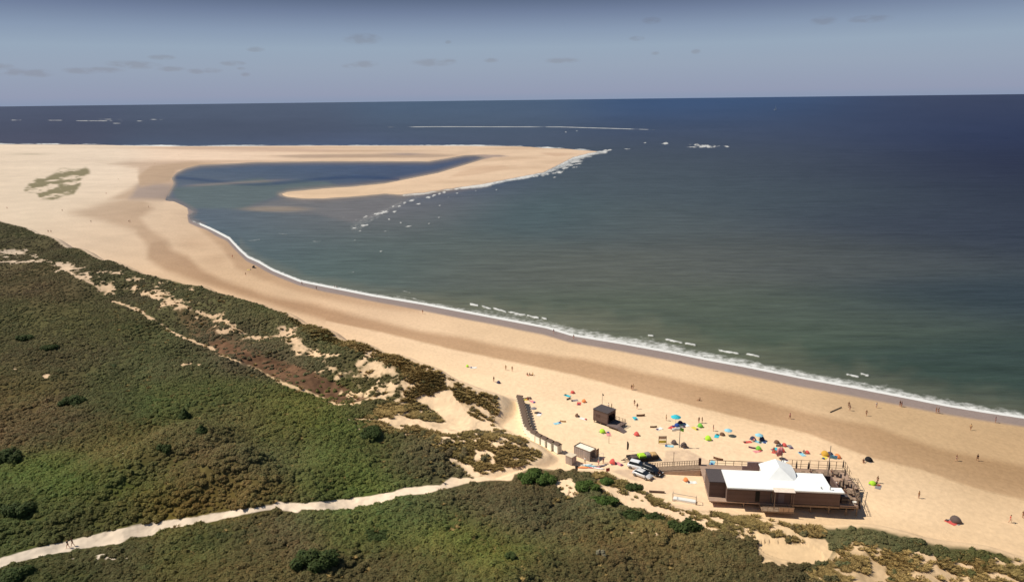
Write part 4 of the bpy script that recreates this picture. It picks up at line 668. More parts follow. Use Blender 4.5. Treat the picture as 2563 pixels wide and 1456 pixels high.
    shell('shirt', ([(hip+up*.08, .150, .80), (hip+up*.18, .145, .76), (chest, .168, .78), (chest+upn*.11, .10), (sh[0]*1, .078), (sh[0].lerp(el_[0], .55), .062), (sh[1]*1, .078), (sh[1].lerp(el_[1], .55), .062)], [(0, 1), (1, 2), (2, 3), (2, 4), (4, 5), (2, 6), (6, 7)]), FAB['white'])
    hj = [hip+V((-.09, 0, 0))-up*.03, hip+V((.09, 0, 0))-up*.03]
    shell('shorts', ([(hip+up*.06, .150, .84), (hip-up*.02, .148, .84)]+[q for s in (0, 1) for q in ((hj[s]+(kn[s]-hj[s])*.12, .112), (hj[s].lerp(kn[s], .62), .092))], [(0, 1), (1, 2), (2, 3), (1, 4), (4, 5)]), FAB['navy'])
    return o
PEOPLE = {p: make_person(p) for p in ('stand', 'walk', 'sit', 'chair', 'lie')}
used_p = set(); rp = random.Random(3)
def person(X, Y, pose, top, bottom, label, rz=None, sc=1.0, loc=None, skin='fair', hair=None, group=None):
    p = loc or at(X, Y); rz = rp.uniform(0, 6.28) if rz is None else rz
    mats = {'person': SKIN[skin], 'nose': SKIN[skin], 'shirt': FAB[top] if top in FAB else SKIN[skin], 'shorts': FAB[bottom], 'hair': HAIR[hair or rp.choice(['dark', 'fair', 'brown'])]}
    src = PEOPLE[pose]; o = dup(src, p, rz, label, sc, group, mats); o['category'] = 'person'; return o
# ------------------------------------------------------------------ tents, parasols, windbreaks
def make_tent():
    t = thing('beach_tent', '', 'beach tent', (0, 0, 0)); R_ = 1.15; H_ = 1.15; rings = []
    for i in range(9):
        a = math.pi*i/8; ring = []
        for j in range(9):
            b_ = math.pi*.5*(j/8)**.8; ring.append((R_*math.cos(a)*math.cos(b_*0+0)*(.35+.65*math.cos(b_*.9)) , -R_*.9*math.sin(b_)*(.35+.65*math.sin(a)**.5 if a not in (0,) else .35), H_*math.sin(a)*math.cos(b_)**.8))
        rings.append(ring)
    m = MB(); V = [q for r in rings for q in r]; F = [[i*9+j, i*9+j+1, (i+1)*9+j+1, (i+1)*9+j] for i in range(8) for j in range(8)]
    Vi = [(x*.985, y*.985+.012, z*.985) for x, y, z in V]; m.add(V, F); m.add(Vi, [f[::-1] for f in F]); m.build('canopy', FAB['lime'], t, smooth=True)
    MB().box(-1.1, 1.1, -.95, .55, .0, .03).build('groundsheet', FAB['grey'], t)
    m = MB(); 
    for k in range(8): a, b_ = math.pi*k/8, math.pi*(k+1)/8; m.bar((1.16*math.cos(a), .02, 1.16*math.sin(a)), (1.16*math.cos(b_), .02, 1.16*math.sin(b_)), .025)
    m.build('hoop', STEEL, t); return t
def make_parasol(open_=True):
    t = thing('parasol' if open_ else 'closed_parasol', '', 'parasol', (0, 0, 0)); m = MB()
    if open_: m.lathe([(1.15, 1.62), (1.12, 1.70), (.75, 1.93), (.3, 2.10), (.02, 2.16)], 10, wob=.03); m.build('canopy', FAB['turquoise'], t); mb = MB(); 
    else: m.lathe([(.07, .95), (.17, 1.0), (.15, 1.5), (.11, 2.1), (.05, 2.55), (.01, 2.62)], 8, wob=.18); m.build('canopy', CLOTHG, t); mb = MB().lathe([(.3, 0), (.3, .08), (.06, .12)], 8)
    mb.bar((0, 0, -.2 if open_ else .1), (0, 0, 2.25 if open_ else 2.7), .05, n=6); mb.build('pole', GREYW, t)
    if open_:
        r = MB()
        for k in range(10): a = k*math.pi/5; r.bar((0, 0, 2.08), (1.1*math.cos(a), 1.1*math.sin(a), 1.66), .018)
        r.build('ribs', STEEL, t)
    return t
def make_windbreak():
    t = thing('windbreak', '', 'windbreak', (0, 0, 0)); pts = [(-1.8, .25), (-.6, 0), (.6, 0), (1.8, .3)]
    for a, b_ in zip(pts[:-1], pts[1:]):
        m = MB(); d = Vector((b_[0]-a[0], b_[1]-a[1], 0)).normalized(); n_ = Vector((-d.y, d.x, 0))*.012; V = []
        for k in range(5): q = k/4; sag = .03*math.sin(math.pi*q); V += [(a[0]+(b_[0]-a[0])*q+s*n_.x, a[1]+(b_[1]-a[1])*q+s*n_.y+sag, z) for s in (-1, 1) for z in (.05, 1.0-sag)]
        F = []
        for k in range(4): i = k*4; F += [[i, i+4, i+5, i+1], [i+2, i+3, i+7, i+6], [i+1, i+5, i+7, i+3]]
        m.add(V, F); m.build('panel', FAB['grey'], t)
    for x_, y_ in pts: MB().bar((x_, y_, -.15), (x_, y_, 1.12), .035, n=6).build('stake', GREYW, t)
    return t
TENT, PARA, CLOS, WIND = make_tent(), make_parasol(), make_parasol(False), make_windbreak(); firsts = {'beach_tent', 'parasol', 'closed_parasol', 'windbreak'}
def shelter(src, X, Y, colr, label, rz=0, sc=1.0, dy=0, loc=None, group=None):
    p = loc or at(X, Y); k = src.name.split('.')[0]; return dup(src, p, rz, label, sc, group, {'canopy': FAB[colr], 'panel': FAB[colr]} if colr else None)
SH = [(TENT, 1171, 917, 'lime', 'small lime green tent at the foot of the tall dune slope', 2.2, .8), (TENT, 1249, 958, 'navy', 'small navy and white tent right of the dune toe, near a standing person', 2.5, .9),
 (WIND, 1319, 998, 'grey', 'grey windbreak just right of the far end of the beach cabin row', .5, .5), (TENT, 1328, 997, 'charcoal', 'tiny charcoal tent right of the far end of the cabin row', 2.4, .65),
 (PARA, 1336, 1032, 'grey', 'grey parasol right of the middle of the cabin row', 0, .8), (TENT, 1434, 983, 'red', 'red tent, the farthest one towards the sea left of the lifeguard hut', 2.6, .9), (WIND, 1424, 999, 'charcoal', 'dark windbreak below the farthest red tent', .8, .55),
 (TENT, 1463, 1005, 'orange', 'orange dome tent left of the lifeguard hut', 2.2, 1.0), (TENT, 1446, 1041, 'brown', 'dark brown tent midway between cabins and lifeguard hut', 1.8, .95), (WIND, 1409, 1056, 'sand', 'low sand coloured windbreak right of the white cabins', -.3, .5),
 (TENT, 1509, 1081, 'lime', 'lime green tent in front of the lifeguard hut', 2.4, 1.15), (TENT, 1595, 1088, 'red', 'red tent just right of the lifeguard hut stairs', 2.2, 1.1), (WIND, 1636, 1070, 'brown', 'thin brown windbreak between lifeguard hut and flagpole', .1, .55),
 (WIND, 1604, 1042, 'brown', 'long low brown windbreak behind the right side of the lifeguard hut', .1, .7), (PARA, 1691, 1060, 'turquoise', 'large turquoise parasol beyond the white and green flag', 0, 1.25), (TENT, 1695, 1066, 'blue', 'blue tent under the large turquoise parasol', 2.5, 1.0), (TENT, 1703, 1058, 'purple', 'purple tent beside the large turquoise parasol', 2.8, .8),
 (TENT, 1689, 1109, 'charcoal', 'charcoal tent left of the tall flagpole foot', 2.1, 1.15), (TENT, 1714, 1117, 'charcoal', 'charcoal tent right of the tall flagpole foot', 2.1, 1.35), (TENT, 1754, 1067, 'green', 'green tent with two standing people behind it', 2.2, 1.1), (TENT, 1774, 1099, 'lime', 'lime green tent alone right of the tall flagpole', 2.2, 1.25),
 (TENT, 1808, 1088, 'brown', 'brown tent left of the pale blue parasol', 2.6, .9), (PARA, 1822, 1090, 'lightblue', 'pale blue parasol on the sand right of the lime tent', 0, .95), (TENT, 1885, 1099, 'navy', 'navy tent, leftmost of the blue cluster behind the pavilion', 2.4, 1.0), (PARA, 1899, 1102, 'lightblue', 'pale blue parasol in the blue cluster behind the pavilion', 0, .95), (TENT, 1909, 1100, 'navy', 'navy tent, rightmost of the blue cluster behind the pavilion', 2.0, 1.05),
 (WIND, 1882, 1122, 'purple', 'purple and white windbreak below the blue cluster', -.5, .5), (TENT, 1900, 1124, 'green', 'green and grey tent below the blue cluster', 2.2, 1.05), (TENT, 1945, 1108, 'brown', 'dark brown tent above the red cluster behind the white gable', 2.4, .95), (WIND, 1953, 1117, 'grey', 'grey windbreak in the red cluster behind the white gable', .2, .65), (TENT, 1964, 1115, 'red', 'dark red tent, upper one of the red cluster behind the gable', 2.2, .9), (TENT, 1957, 1128, 'red', 'bright red tent, lower one of the red cluster behind the gable', 2.2, 1.15),
 (PARA, 1949, 1147, 'charcoal', 'dark parasol just behind the white gable roof', 0, .8), (TENT, 2021, 1133, 'red', 'small dark red tent between the two pavilion flagpoles', 2.2, .8), (TENT, 2066, 1138, 'mustard', 'mustard yellow tent left of the right flagpole', 2.2, 1.3), (TENT, 2078, 1138, 'navy', 'navy tent touching the mustard one', 2.4, 1.0), (TENT, 2097, 1144, 'orange', 'orange red tent right of the right flagpole', 2.2, 1.1),
 (TENT, 2175, 1152, 'black', 'black tent alone on the sand right of the terrace', 2.3, 1.2), (TENT, 2184, 1211, 'lime', 'pale lime tent right of the terrace stairs', 2.9, 1.0), (TENT, 2393, 1304, 'charcoal', 'charcoal tent alone near the lower right dunes', 2.2, 1.45), (TENT, 1718, 1202, 'orange', 'orange play tent between the ramp and the football goal', 2.2, .9), (WIND, 1797, 1151, 'brown', 'brown tarpaulin windbreak behind the wooden ramp', -.6, .7), (TENT, 1536, 1158, 'red', 'red kit tent right of the open container', 1.9, 1.25), (TENT, 637, 670, 'black', 'dark beach shelter at the waterline in the far bay', 2.2, 1.6)]
for q in SH: shelter(*q[:5], rz=q[5]-3.3 if q[0] is TENT else q[5], sc=q[6]*(.66 if q[0] is TENT else .84))
def towel(X, Y, colr, label, rz):
    p = at(X, Y); t = thing('beach_towel', label, 'towel', p+Vector((0, 0, .03)), rz, 'towels on the sand'); m = MB(); V = []
    for k in range(7): V += [(-.95+k*.317, y_, .03*math.sin(k*2.1+y_*5)+z) for y_ in (-.5, .5) for z in (0, .02)]
    F = []
    for k in range(6): i = k*4; F += [[i, i+4, i+6, i+2], [i+1, i+3, i+7, i+5], [i, i+1, i+5, i+4], [i+2, i+6, i+7, i+3]]
    m.add(V, F+[[0, 2, 3, 1], [24, 25, 27, 26]]); m.build('cloth', FAB[colr], t); MB().box(-.9, -.45, -.25, .25, .03, .2).build('bag', FAB[rp.choice(['charcoal', 'blue', 'red', 'purple'])], t, bevel=.04)
for k, q in enumerate(SH):
    if k in (1, 11, 18, 20, 22, 27, 36, 37, 44): continue
    cw = ['white', 'lightblue', 'pink', 'yellow', 'white', 'turquoise', 'grey', 'red'][k % 8]; sd2 = -1 if k % 2 else 1
    towel(q[1]+sd2*14, q[2]+3+(k % 3)*2, cw, '%s towel %s of the %s' % (cw if cw != 'lightblue' else 'pale blue', 'right' if sd2 > 0 else 'left', ' '.join(q[4].replace(',', '').split()[:10])), k*1.1)
for p_ in (TENT, PARA, WIND):
    for c in list(p_.children): bpy.data.objects.remove(c)
    bpy.data.objects.remove(p_)
PP = [(2127,1027,'walk','charcoal','navy','person in dark clothes walking on wet sand beside the long pole'),(2124,1019,'stand','brown','navy','person in brown standing just behind the one by the long pole'),(2168,1040,'walk','brown','charcoal','person walking left on the wet sand right of the long pole'),(2193,1020,'stand','white','white','person in a white shirt near the water right of the long pole'),
 (2252,1016,'stand','black','black','left one of a dark pair standing close to the surf'),(2256,1018,'stand','navy','black','right one of a dark pair standing close to the surf'),(2343,1033,'stand','brown','black','left one of two people on the wet edge far right'),(2348,1034,'walk','brown','black','right one of two people on the wet edge far right'),(2429,1076,'walk','sand','brown','lone person in sand colours on the damp beach far right'),(2491,1057,'stand','purple','navy','person paddling at the surf edge near the right border'),
 (2393,1153,'walk','brown','navy','person in brown crossing the dark damp band at right'),(2446,1153,'walk','black','black','person in black walking on the dark damp band at right'),(2299,1246,'stand','sand','grey','faint pale person on the dry sand right of the pavilion'),(2527,1307,'walk','red','pink','person in red walking on the sand in the lower right'),(2560,1296,'stand','brown','black','person cut by the right border on the dry sand'),
 (1751,1002,'sit','brown','brown','person in brown crouched on the dark damp band above the flag'),(1977,1048,'walk','pink','purple','person in pink crossing the damp band beyond the pavilion'),(1581,976,'walk','brown','grey','left one of two walkers on the damp band beyond the lifeguard hut'),(1585,974,'walk','sand','grey','right one of two walkers on the damp band beyond the lifeguard hut'),(1588,1014,'stand','brown','navy','farther one of two people right of the lifeguard hut roof'),(1595,1023,'walk','charcoal','black','nearer one of two people right of the lifeguard hut roof'),
 (1667,1052,'stand','sand','brown','person standing left of the turquoise parasol'),(1749,1058,'stand','brown','navy','left one of two people standing behind the green tent'),(1757,1058,'stand','black','navy','right one of two people standing behind the green tent'),(1785,1078,'stand','purple','red','person in purple right of the green tent'),(2012,1133,'sit','grey','brown','person in grey sitting left of the small dark red tent'),(2194,1213,'sit','black','brown','person sitting at the pale lime tent'),(2196,1208,'stand','brown','navy','person standing at the pale lime tent'),
 (1236,955,'stand','black','black','person in black standing left of the navy and white tent'),(1266,926,'stand','sand','grey','left one of two pale people on the dry sand beyond the dune toe'),(1282,929,'stand','brown','grey','right one of two pale people on the dry sand beyond the dune toe'),(1320,939,'sit','brown','red','left one of three seated below the dark damp band'),(1326,939,'sit','charcoal','brown','middle one of three seated below the dark damp band'),(1333,939,'sit','mustard','brown','right one of three seated below the dark damp band'),
 (1058,785,'walk','brown','red','person walking alone in the middle of the beach'),(1386,834,'walk','purple','navy','person walking along the wet edge above the beach middle'),(1436,848,'walk','brown','pink','person in brown just right of the one on the wet edge'),(792,725,'stand','black','black','dark person on the wet edge in the near bay'),(756,713,'walk','brown','grey','faint walker at the surf of the near bay'),(837,720,'stand','black','navy','left one of two bathers standing in the foam'),(843,721,'walk','black','purple','right one of two bathers standing in the foam'),(615,690,'walk','brown','black','walker on the pink sand of the far bay'),(582,645,'stand','red','red','person in red on the far bay sand'),
 (326,557,'stand','black','brown','dark person on the damp flats, larger one of the far group'),(323,557,'walk','brown','brown','companion in brown beside the dark person on the damp flats'),(228,557,'walk','black','black','person in black alone on the pale flats'),(121,582,'stand','black','brown','left one of a pair just beyond the far dune crest'),(128,582,'stand','grey','brown','right one of a pair just beyond the far dune crest'),(266,486,'walk','red','brown','tiny walker right of the green plant patch'),(296,450,'walk','purple','black','tiny walker above right of the green plant patch'),(388,411,'walk','brown','black','tiny walker on the sand left of the lagoon head'),(448,390,'walk','sand','black','tiny walker on the far bright sand'),(372,520,'walk','brown','black','tiny walker left of the lagoon mouth'),(156,529,'walk','brown','black','tiny walker below the green plant patch'),(18,523,'walk','red','black','tiny walker near the left border on the flats'),
 (171,1371,'walk','black','navy','left one of two hikers on the pale dune path'),(183,1366,'walk','brown','grey','right one of two hikers on the pale dune path'),(1523,1022,'stand','white','white','person in white behind the lifeguard hut'),(1531,1024,'walk','brown','green','person behind the right end of the lifeguard hut'),(1464,1160,'stand','white','lightblue','person in white beside the open container'),(1498,1166,'walk','pink','grey','person in pink in front of the open container'),(1510,1160,'stand','purple','grey','person in purple right of the open container door'),(1650,1193,'stand','black','white','person standing at the right end of the parked cars'),(1941,1130,'lie','red','red','person in red lying beside the bright red tent'),(1937,1127,'sit','brown','red','person in brown sitting beside the bright red tent'),(1321,1000,'sit','brown','black','person sitting behind the grey windbreak at the cabin row'),(1887,1104,'sit','pink','navy','person sitting in front of the navy tents'),(2161,1156,'sit','brown','brown','person sitting left of the black tent')]
for X, Y, po, a_, b_, lb in PP: person(X, Y, po, a_, b_, lb, skin='tanned' if (X*7+Y) % 3 else 'fair', sc=1.0 if 'larger' in lb else .9)
# ------------------------------------------------------------------ beach pavilion
th = math.radians(-6.4); A0 = un(1821, 1221.5, 7.0); BL = Vector((A0[0], A0[1], 0)); FZ, RZ = 4.0, 7.0
def bl(u, v, z=0): return Vector((BL.x+u*math.cos(th)-v*math.sin(th), BL.y+u*math.sin(th)+v*math.cos(th), z))
pav = thing('beach_pavilion', 'long dark timber beach pavilion on piles with white flat roof, white gable and terrace', 'pavilion', BL, th)
w = lambda *a: MB().box(*a)
m = w(.15, 20.6, .9, 1.1, FZ-.15, RZ-.05); m.box(.15, .35, 1.1, 6.6, FZ-.15, RZ-.05); m.box(.35, 20.6, 6.4, 6.6, FZ-.15, RZ-.05); m.box(20.4, 20.6, 1.1, 6.4, FZ-.15, RZ-.05); m.build('wall', WOODB, pav)
m = w(-2.9, .12, 2.3, 7.2, FZ-.9, RZ-.12); m.build('annex_wall', WOODB, pav); w(-2.98, .147, 2.2, 7.3, RZ-.12, RZ+.02).build('annex_roof', ROOFD, pav)
m = w(0, 19, 0, 6.8, RZ, RZ+.18); m.box(19.003, 20.9, 0, 1.7, RZ, RZ+.18); ro = m.build('roof', ROOFW, pav)
m = w(-.03, 20.93, -.04, -.003, RZ-.10, RZ+.10); m.build('fascia', WHITEP, pav)
m = MB(); x0, x1, xm, y0_, y1_, ez, rz_ = 7.4, 13.6, 10.5, 5.6, 8.6, RZ+.8, RZ+2.0
for s, xa in ((-1, x0), (1, x1)): m.add([(xa, y0_, ez), (xm, y0_, rz_), (xm, y1_, rz_), (xa, y1_, ez), (xa, y0_, ez-.12), (xm, y0_, rz_-.12), (xm, y1_, rz_-.12), (xa, y1_, ez-.12)], [[0, 1, 2, 3], [7, 6, 5, 4], [0, 4, 5, 1], [3, 2, 6, 7], [0, 3, 7, 4]])
m.add([(x0, y0_, ez), (x1, y0_, ez), (xm, y0_, rz_), (xm-2.4, 3.6, RZ+.19), (xm+2.4, 3.6, RZ+.19), (x0, 4.6, RZ+.19), (x1, 4.6, RZ+.19)], [[0, 2, 3, 5], [2, 1, 6, 4], [2, 4, 3]]); m.build('gable_roof', ROOFW, pav)
m = MB(); m.add([(x0+.25, y0_+.1, RZ+.18), (x1-.25, y0_+.1, RZ+.18), (x1-.25, y0_+.1, ez), (xm, y0_+.1, rz_-.2), (x0+.25, y0_+.1, ez), (x0+.25, y1_-.2, FZ), (x1-.25, y1_-.2, FZ), (x1-.25, y1_-.2, ez), (xm, y1_-.2, rz_-.2), (x0+.25, y1_-.2, ez)], [[0, 1, 2, 3, 4], [9, 8, 7, 6, 5], [0, 4, 9, 5], [1, 6, 7, 2]]); m.build('gable_wall', WHITEP, pav)
for k, xx in enumerate((8.3, 9.5, 10.9, 12.1)): f = w(xx, xx+1.0, 8.405, 8.46, FZ+.2, FZ+2.4).build('window', WHITEP, pav); w(xx+.08, xx+.92, 8.463, 8.475, FZ+.3, FZ+2.3).build('pane', GLASS, f)
for xx in (1.0, 3.5, 14.5, 16.3, 18.1): f = w(xx, xx+1.4, 6.603, 6.66, FZ+.6, FZ+2.4).build('window', WHITEP, pav); w(xx+.08, xx+1.32, 6.663, 6.675, FZ+.7, FZ+2.3).build('pane', GLASS, f)
w(5.35, 6.15, .86, .897, FZ, FZ+2.2).build('door', DARKM, pav)
f = w(9.5, 10.6, .85, .897, FZ, FZ+1.9).build('door', M('grey_door', (120, 106, 104)), pav); w(10.35, 10.45, .80, .847, FZ+.9, FZ+1.0).build('handle', STEEL, f)
w(8.1, 8.6, .86, .897, FZ+.1, FZ+1.9).build('window', GLASS, pav)
m = w(-3, 26.0, 7.35, 14.6, FZ-.22, FZ); m.loft([[(20.7, .95, z), (24.0, .95, z), (25.05, 7.347, z), (20.7, 7.347, z)] for z in (FZ-.22, FZ)]); m.box(-3, 20.6, .8, 7.2, FZ-.45, FZ-.25); m.build('terrace_deck', DECKM, pav)
# front service platform with its pergola
m = w(6.2, 11.9, -1.6, .85, FZ-.62, FZ-.42); m.build('service_platform', GREYW, pav)
m = MB(); 
for xx in (8.5, 11.85): m.bar((xx, -.7, FZ-.42), (xx, -.7, RZ+.10), .11); m.bar((xx, .8, FZ-.42), (xx, .8, RZ+.05), .12)
m.build('pergola_post', GREYW, pav); m = MB(); m.add([(8.3, -.8, RZ+.10), (12.05, -.8, RZ+.10), (12.05, .6, RZ+.20), (8.3, .6, RZ+.20), (8.3, -.8, RZ+.16), (12.05, -.8, RZ+.16), (12.05, .6, RZ+.26), (8.3, .6, RZ+.26)], [[3, 2, 1, 0], [4, 5, 6, 7], [0, 1, 5, 4], [1, 2, 6, 5], [2, 3, 7, 6], [3, 0, 4, 7]]); m.build('canvas_canopy', FAB['sand'] if 0 else M('canvas', (236, 218, 200), .9), pav)
m = MB(); m.bar((6.25, -1.55, FZ+.5), (11.9, -1.55, FZ+.5), .07); 
for k in range(7): m.bar((6.25+k*.93, -1.55, FZ-.42), (6.25+k*.93, -1.55, FZ+.5), .06)
m.build('service_railing', GREYW, pav); w(9.2, 11.86, -1.54, -1.5, FZ-.42, FZ+.45).build('service_screen', M('pale_board', (196, 166, 138), .85), pav)
m = w(12.0, 20.6, .72, .86, FZ-.55, FZ-.16); m.box(20.7, 24, .80, .94, FZ-.5, FZ-.23); m.build('edge_beam', GREYW, pav)
m = w(12.3, 23.8, 2.2, 2.32, FZ-1.6, FZ-.5); m.box(.4, 12, 2.2, 2.32, FZ-1.3, FZ-.5); m.build('underfloor_shade_boards', M('underfloor_shade', (48, 38, 34), .9), pav)  # dark sheets added to deepen the shade under the floor
for xx in (-2.6, .4, 3.4, 6.4, 9.2, 11.9, 15.6, 18.9, 22.0, 23.9):
    for yy in ((1.2, 7.0, 14.3) if xx > 1 else (7.0, 14.3)):
        q = bl(xx, yy); zg = float(hgt(q.x, q.y)); MB().bar((xx, yy, zg-.5), (xx, yy, FZ-.2), .26, n=8).build('pile', GREYW, pav)
# terrace railing with glass wind panels
def railing(pts, h=1.0, tall=1.9, mat=GREYW):
    for (xa, ya), (xb, yb) in zip(pts[:-1], pts[1:]):
        L_ = math.hypot(xb-xa, yb-ya); n_ = max(2, int(L_/1.6)); m = MB()
        for zz in (h, .5): m.bar((xa, ya, FZ+zz), (xb, yb, FZ+zz), .06, .05)
        m.bar((xa, ya, FZ+tall), (xb, yb, FZ+tall), .05, .05); m.build('handrail', mat, pav)
        for k in range(n_): t = k/n_; MB().bar((xa+(xb-xa)*t, ya+(yb-ya)*t, FZ), (xa+(xb-xa)*t, ya+(yb-ya)*t, FZ+tall), .09).build('railing_post', mat, pav)
railing([(13.8, 14.5), (25.9, 14.5), (25.5, 9.6)]); railing([(24.8, 6.4), (23.95, 1.1), (21.0, 1.1)], tall=1.25); railing([(-1, 14.5), (13.8, 14.5)], tall=1.1)
w(6.3, 8.9, 12.9, 13.1, FZ, FZ+1.8).build('wind_screen', M('grey_panel', (176, 156, 152), .8), pav); w(5.3, 6.29, 12.9, 13.0, FZ, FZ+.9).build('wind_screen', M('grey_panel', (176, 156, 152), .8), pav)
m = MB()                                      # stair down from the right-hand terrace
for k in range(9): z_ = FZ-.02-k*.26; m.box(25.45-.13*k, 26.6-.13*k, 8.9-k*.62-.3, 8.9-k*.62+.3, z_-.05, z_)
m.build('stair_treads', GREYW, pav)
for xx in (25.45, 26.62):
    m = MB(); m.bar((xx, 9.3, FZ), (xx-1.2, 3.4, FZ-2.3), .07, .25); m.bar((xx, 9.3, FZ+1.0), (xx-1.2, 3.4, FZ-1.3), .06); 
    for k in range(5): t = k/4; m.bar((xx-1.15*t, 9.2-5.7*t, FZ-2.2*t), (xx-1.15*t, 9.2-5.7*t, FZ+1-2.2*t), .07)
    m.build('stair_rail', GREYW, pav)
m = MB(); m.add([(-15, 12.6, 2.75), (-3, 12.6, FZ), (-3, 14.4, FZ), (-15, 14.4, 2.75), (-15, 12.6, 2.55), (-3, 12.6, FZ-.2), (-3, 14.4, FZ-.2), (-15, 14.4, 2.55)], [[0, 1, 2, 3], [7, 6, 5, 4], [0, 4, 5, 1], [1, 5, 6, 2], [2, 6, 7, 3], [3, 7, 4, 0]]); m.build('ramp', GREYW, pav)
m = MB(); m.add([(-15, 12.58, 2.3), (-3, 12.58, 2.3), (-3, 12.58, FZ-.2), (-15, 12.58, 2.55), (-15, 12.5, 2.3), (-3, 12.5, 2.3), (-3, 12.5, FZ-.2), (-15, 12.5, 2.55)], [[0, 1, 2, 3], [7, 6, 5, 4], [3, 2, 6, 7], [0, 3, 7, 4]]); m.build('ramp_side', M('pale_ramp_side', (190, 166, 146)), pav)
for yy in (14.4,):
    m = MB(); m.bar((-15, yy, 3.65), (-3, yy, FZ+.95), .07); m.bar((-15, yy, 3.2), (-3, yy, FZ+.5), .05)
    for k in range(25): t = k/24; m.bar((-15+12*t, yy, 2.75+1.25*t), (-15+12*t, yy, 3.65+1.3*t), .09)
    m.build('ramp_railing', M('brown_rail', (104, 82, 68)), pav)
w(-3.2, -2.7, 14.0, 14.45, FZ, FZ+1.5).build('gate_post', WOODD, pav)
m = MB(); m.box(-2.9, 6.2, 7.37, 7.45, FZ, FZ+1.0); m.build('terrace_partition', M('grey_panel', (176, 156, 152), .8), pav)
for (xx, yy, hh) in ((18.6, .8, .7), (17.1, 1.1, .25)): MB().lathe([(.09, RZ+.18), (.09, RZ+.18+hh), (.17, RZ+.2+hh), (.02, RZ+.32+hh)], 8, (xx, yy, 0)).build('roof_vent', STEEL, pav)
# terrace furniture
def make_table():
    t = thing('picnic_table', '', 'picnic table', (0, 0, 0)); m = MB(); [m.box(-.9, .9, -.38+k*.155, -.38+k*.155+.14, .70, .75) for k in range(5)]; m.build('tabletop', GREYW, t)
    for s in (-1, 1): MB().box(-.9, .9, s*.72-.14, s*.72+.14, .42, .46).build('bench', GREYW, t)
    for s in (-1, 1): m = MB(); m.bar((s*.65, -.7, 0), (s*.65, -.2, .7), .07); m.bar((s*.65, .7, 0), (s*.65, .2, .7), .07); m.bar((s*.65, -.72, .38), (s*.65, .72, .38), .07); m.build('leg', GREYW, t)
    return t
TB = make_table(); ordn = ['first', 'second', 'third', 'fourth', 'fifth', 'sixth', 'seventh', 'eighth', 'ninth', 'tenth', 'eleventh', 'twelfth', 'thirteenth', 'fourteenth', 'fifteenth', 'sixteenth', 'seventeenth', 'eighteenth', 'nineteenth']
tabs = [(14.9, 11.9), (16.9, 11.3), (19.2, 12.0), (21.4, 11.6), (23.4, 12.3)], [(21.2, 8.6), (22.9, 7.6), (24.1, 8.4)], [(21.8, 4.2), (23.5, 5.0), (22.8, 2.9)]
rows = 'on the seaward terrace', 'beside the white roof end', 'on the right terrace nearest the camera'
i = 0
for row, nm in zip(tabs, rows):
    for k, (u_, v_) in enumerate(row):
        lb = 'grey wooden picnic table %s, %s from the left' % (nm, ordn[k])
        if i == 0: TB.location = bl(u_, v_, FZ); TB.rotation_euler.z = th+1.2; TB['label'] = lb; TB['group'] = 'picnic tables on the pavilion terrace'
        else: dup(TB, bl(u_, v_, FZ), th+(1.5 if nm != rows[0] else 1.2)+.2*math.sin(i*7), lb, group='picnic tables on the pavilion terrace')
        if i % 2 == 0 or i > 6:
            a = th+1.2; off = Vector((-math.sin(a)*.72, math.cos(a)*.72, -.05)); person(0, 0, 'chair', ['navy', 'white', 'charcoal', 'red', 'brown'][i % 5], 'navy', 'person in %s at the %s table %s' % (['navy', 'white', 'charcoal', 'red', 'brown'][i % 5], ordn[k], nm), rz=a+math.pi, loc=bl(u_, v_, FZ)+off, group='guests on the pavilion terrace')
        i += 1
clp = [(15.9, 12.8, 'first from the left on the seaward terrace'), (18.2, 12.7, 'second from the left on the seaward terrace'), (22.3, 12.9, 'third from the left on the seaward terrace'), (24.6, 10.6, 'fourth from the left, at the right terrace corner'), (23.0, 6.6, 'standing in the middle of the right terrace'), (25.3, 13.9, 'standing at the far right corner post'), (22.2, 6.2, 'nearest the notch of the white roof')]
for k, (u_, v_, q) in enumerate(clp):
    lb = 'tall closed dark parasol, '+q
    if k == 0: CLOS.location = bl(u_, v_, FZ); CLOS['label'] = lb; CLOS['group'] = 'closed parasols on the terrace'
    else: dup(CLOS, bl(u_, v_, FZ), k, lb, .9+.05*(k % 3), group='closed parasols on the terrace')
t = thing('storage_box', 'dark square kitchen box on the near corner of the right terrace', 'box', bl(21.7, 2.2, FZ), th); w(-.6, .6, -.5, .5, 0, 1.35).build('body', CLOTHG, t, bevel=.03); w(-.64, .64, -.54, .54, 1.353, 1.42).build('lid', ROOFD, t)
t = thing('planter', 'pale round tub on the near corner of the right terrace', 'planter', bl(23.5, 1.7, FZ), 0); MB().lathe([(.28, 0), (.36, .5), (.30, .5), (.28, .42)], 12).build('tub', WHITEP, t)
# ------------------------------------------------------------------ flagpoles and masts
def flagpole(X, Y, htop, label, flags=(), base_z=None, mat=STEEL, w_=.11, loc=None):
    p = loc or at(X, Y); t = thing('flagpole', label, 'flagpole', p); MB().lathe([(w_, -.3), (w_*.9, .3), (w_*.6, htop), (w_*.9, htop+.02), (w_*.9, htop+.12), (.01, htop+.16)], 8).build('pole', mat, t)
    for (dx, z0, z1, wd_, colr) in flags:
        m = MB(); V = []; n_ = 9
        for k in range(n_): q = k/(n_-1); x_ = dx*(.06+wd_*q); y_ = .14*math.sin(q*7)*q; dz = -.25*q; V += [(x_, y_+s, z+dz) for s in (-.01, .01) for z in (z0, z1)]
        F = []
        for k in range(n_-1): i = k*4; F += [[i, i+4, i+5, i+1], [i+2, i+3, i+7, i+6], [i+1, i+5, i+7, i+3], [i, i+2, i+6, i+4]]
        m.add(V, F); m.build('flag', FAB[colr], t, smooth=True)
    return t
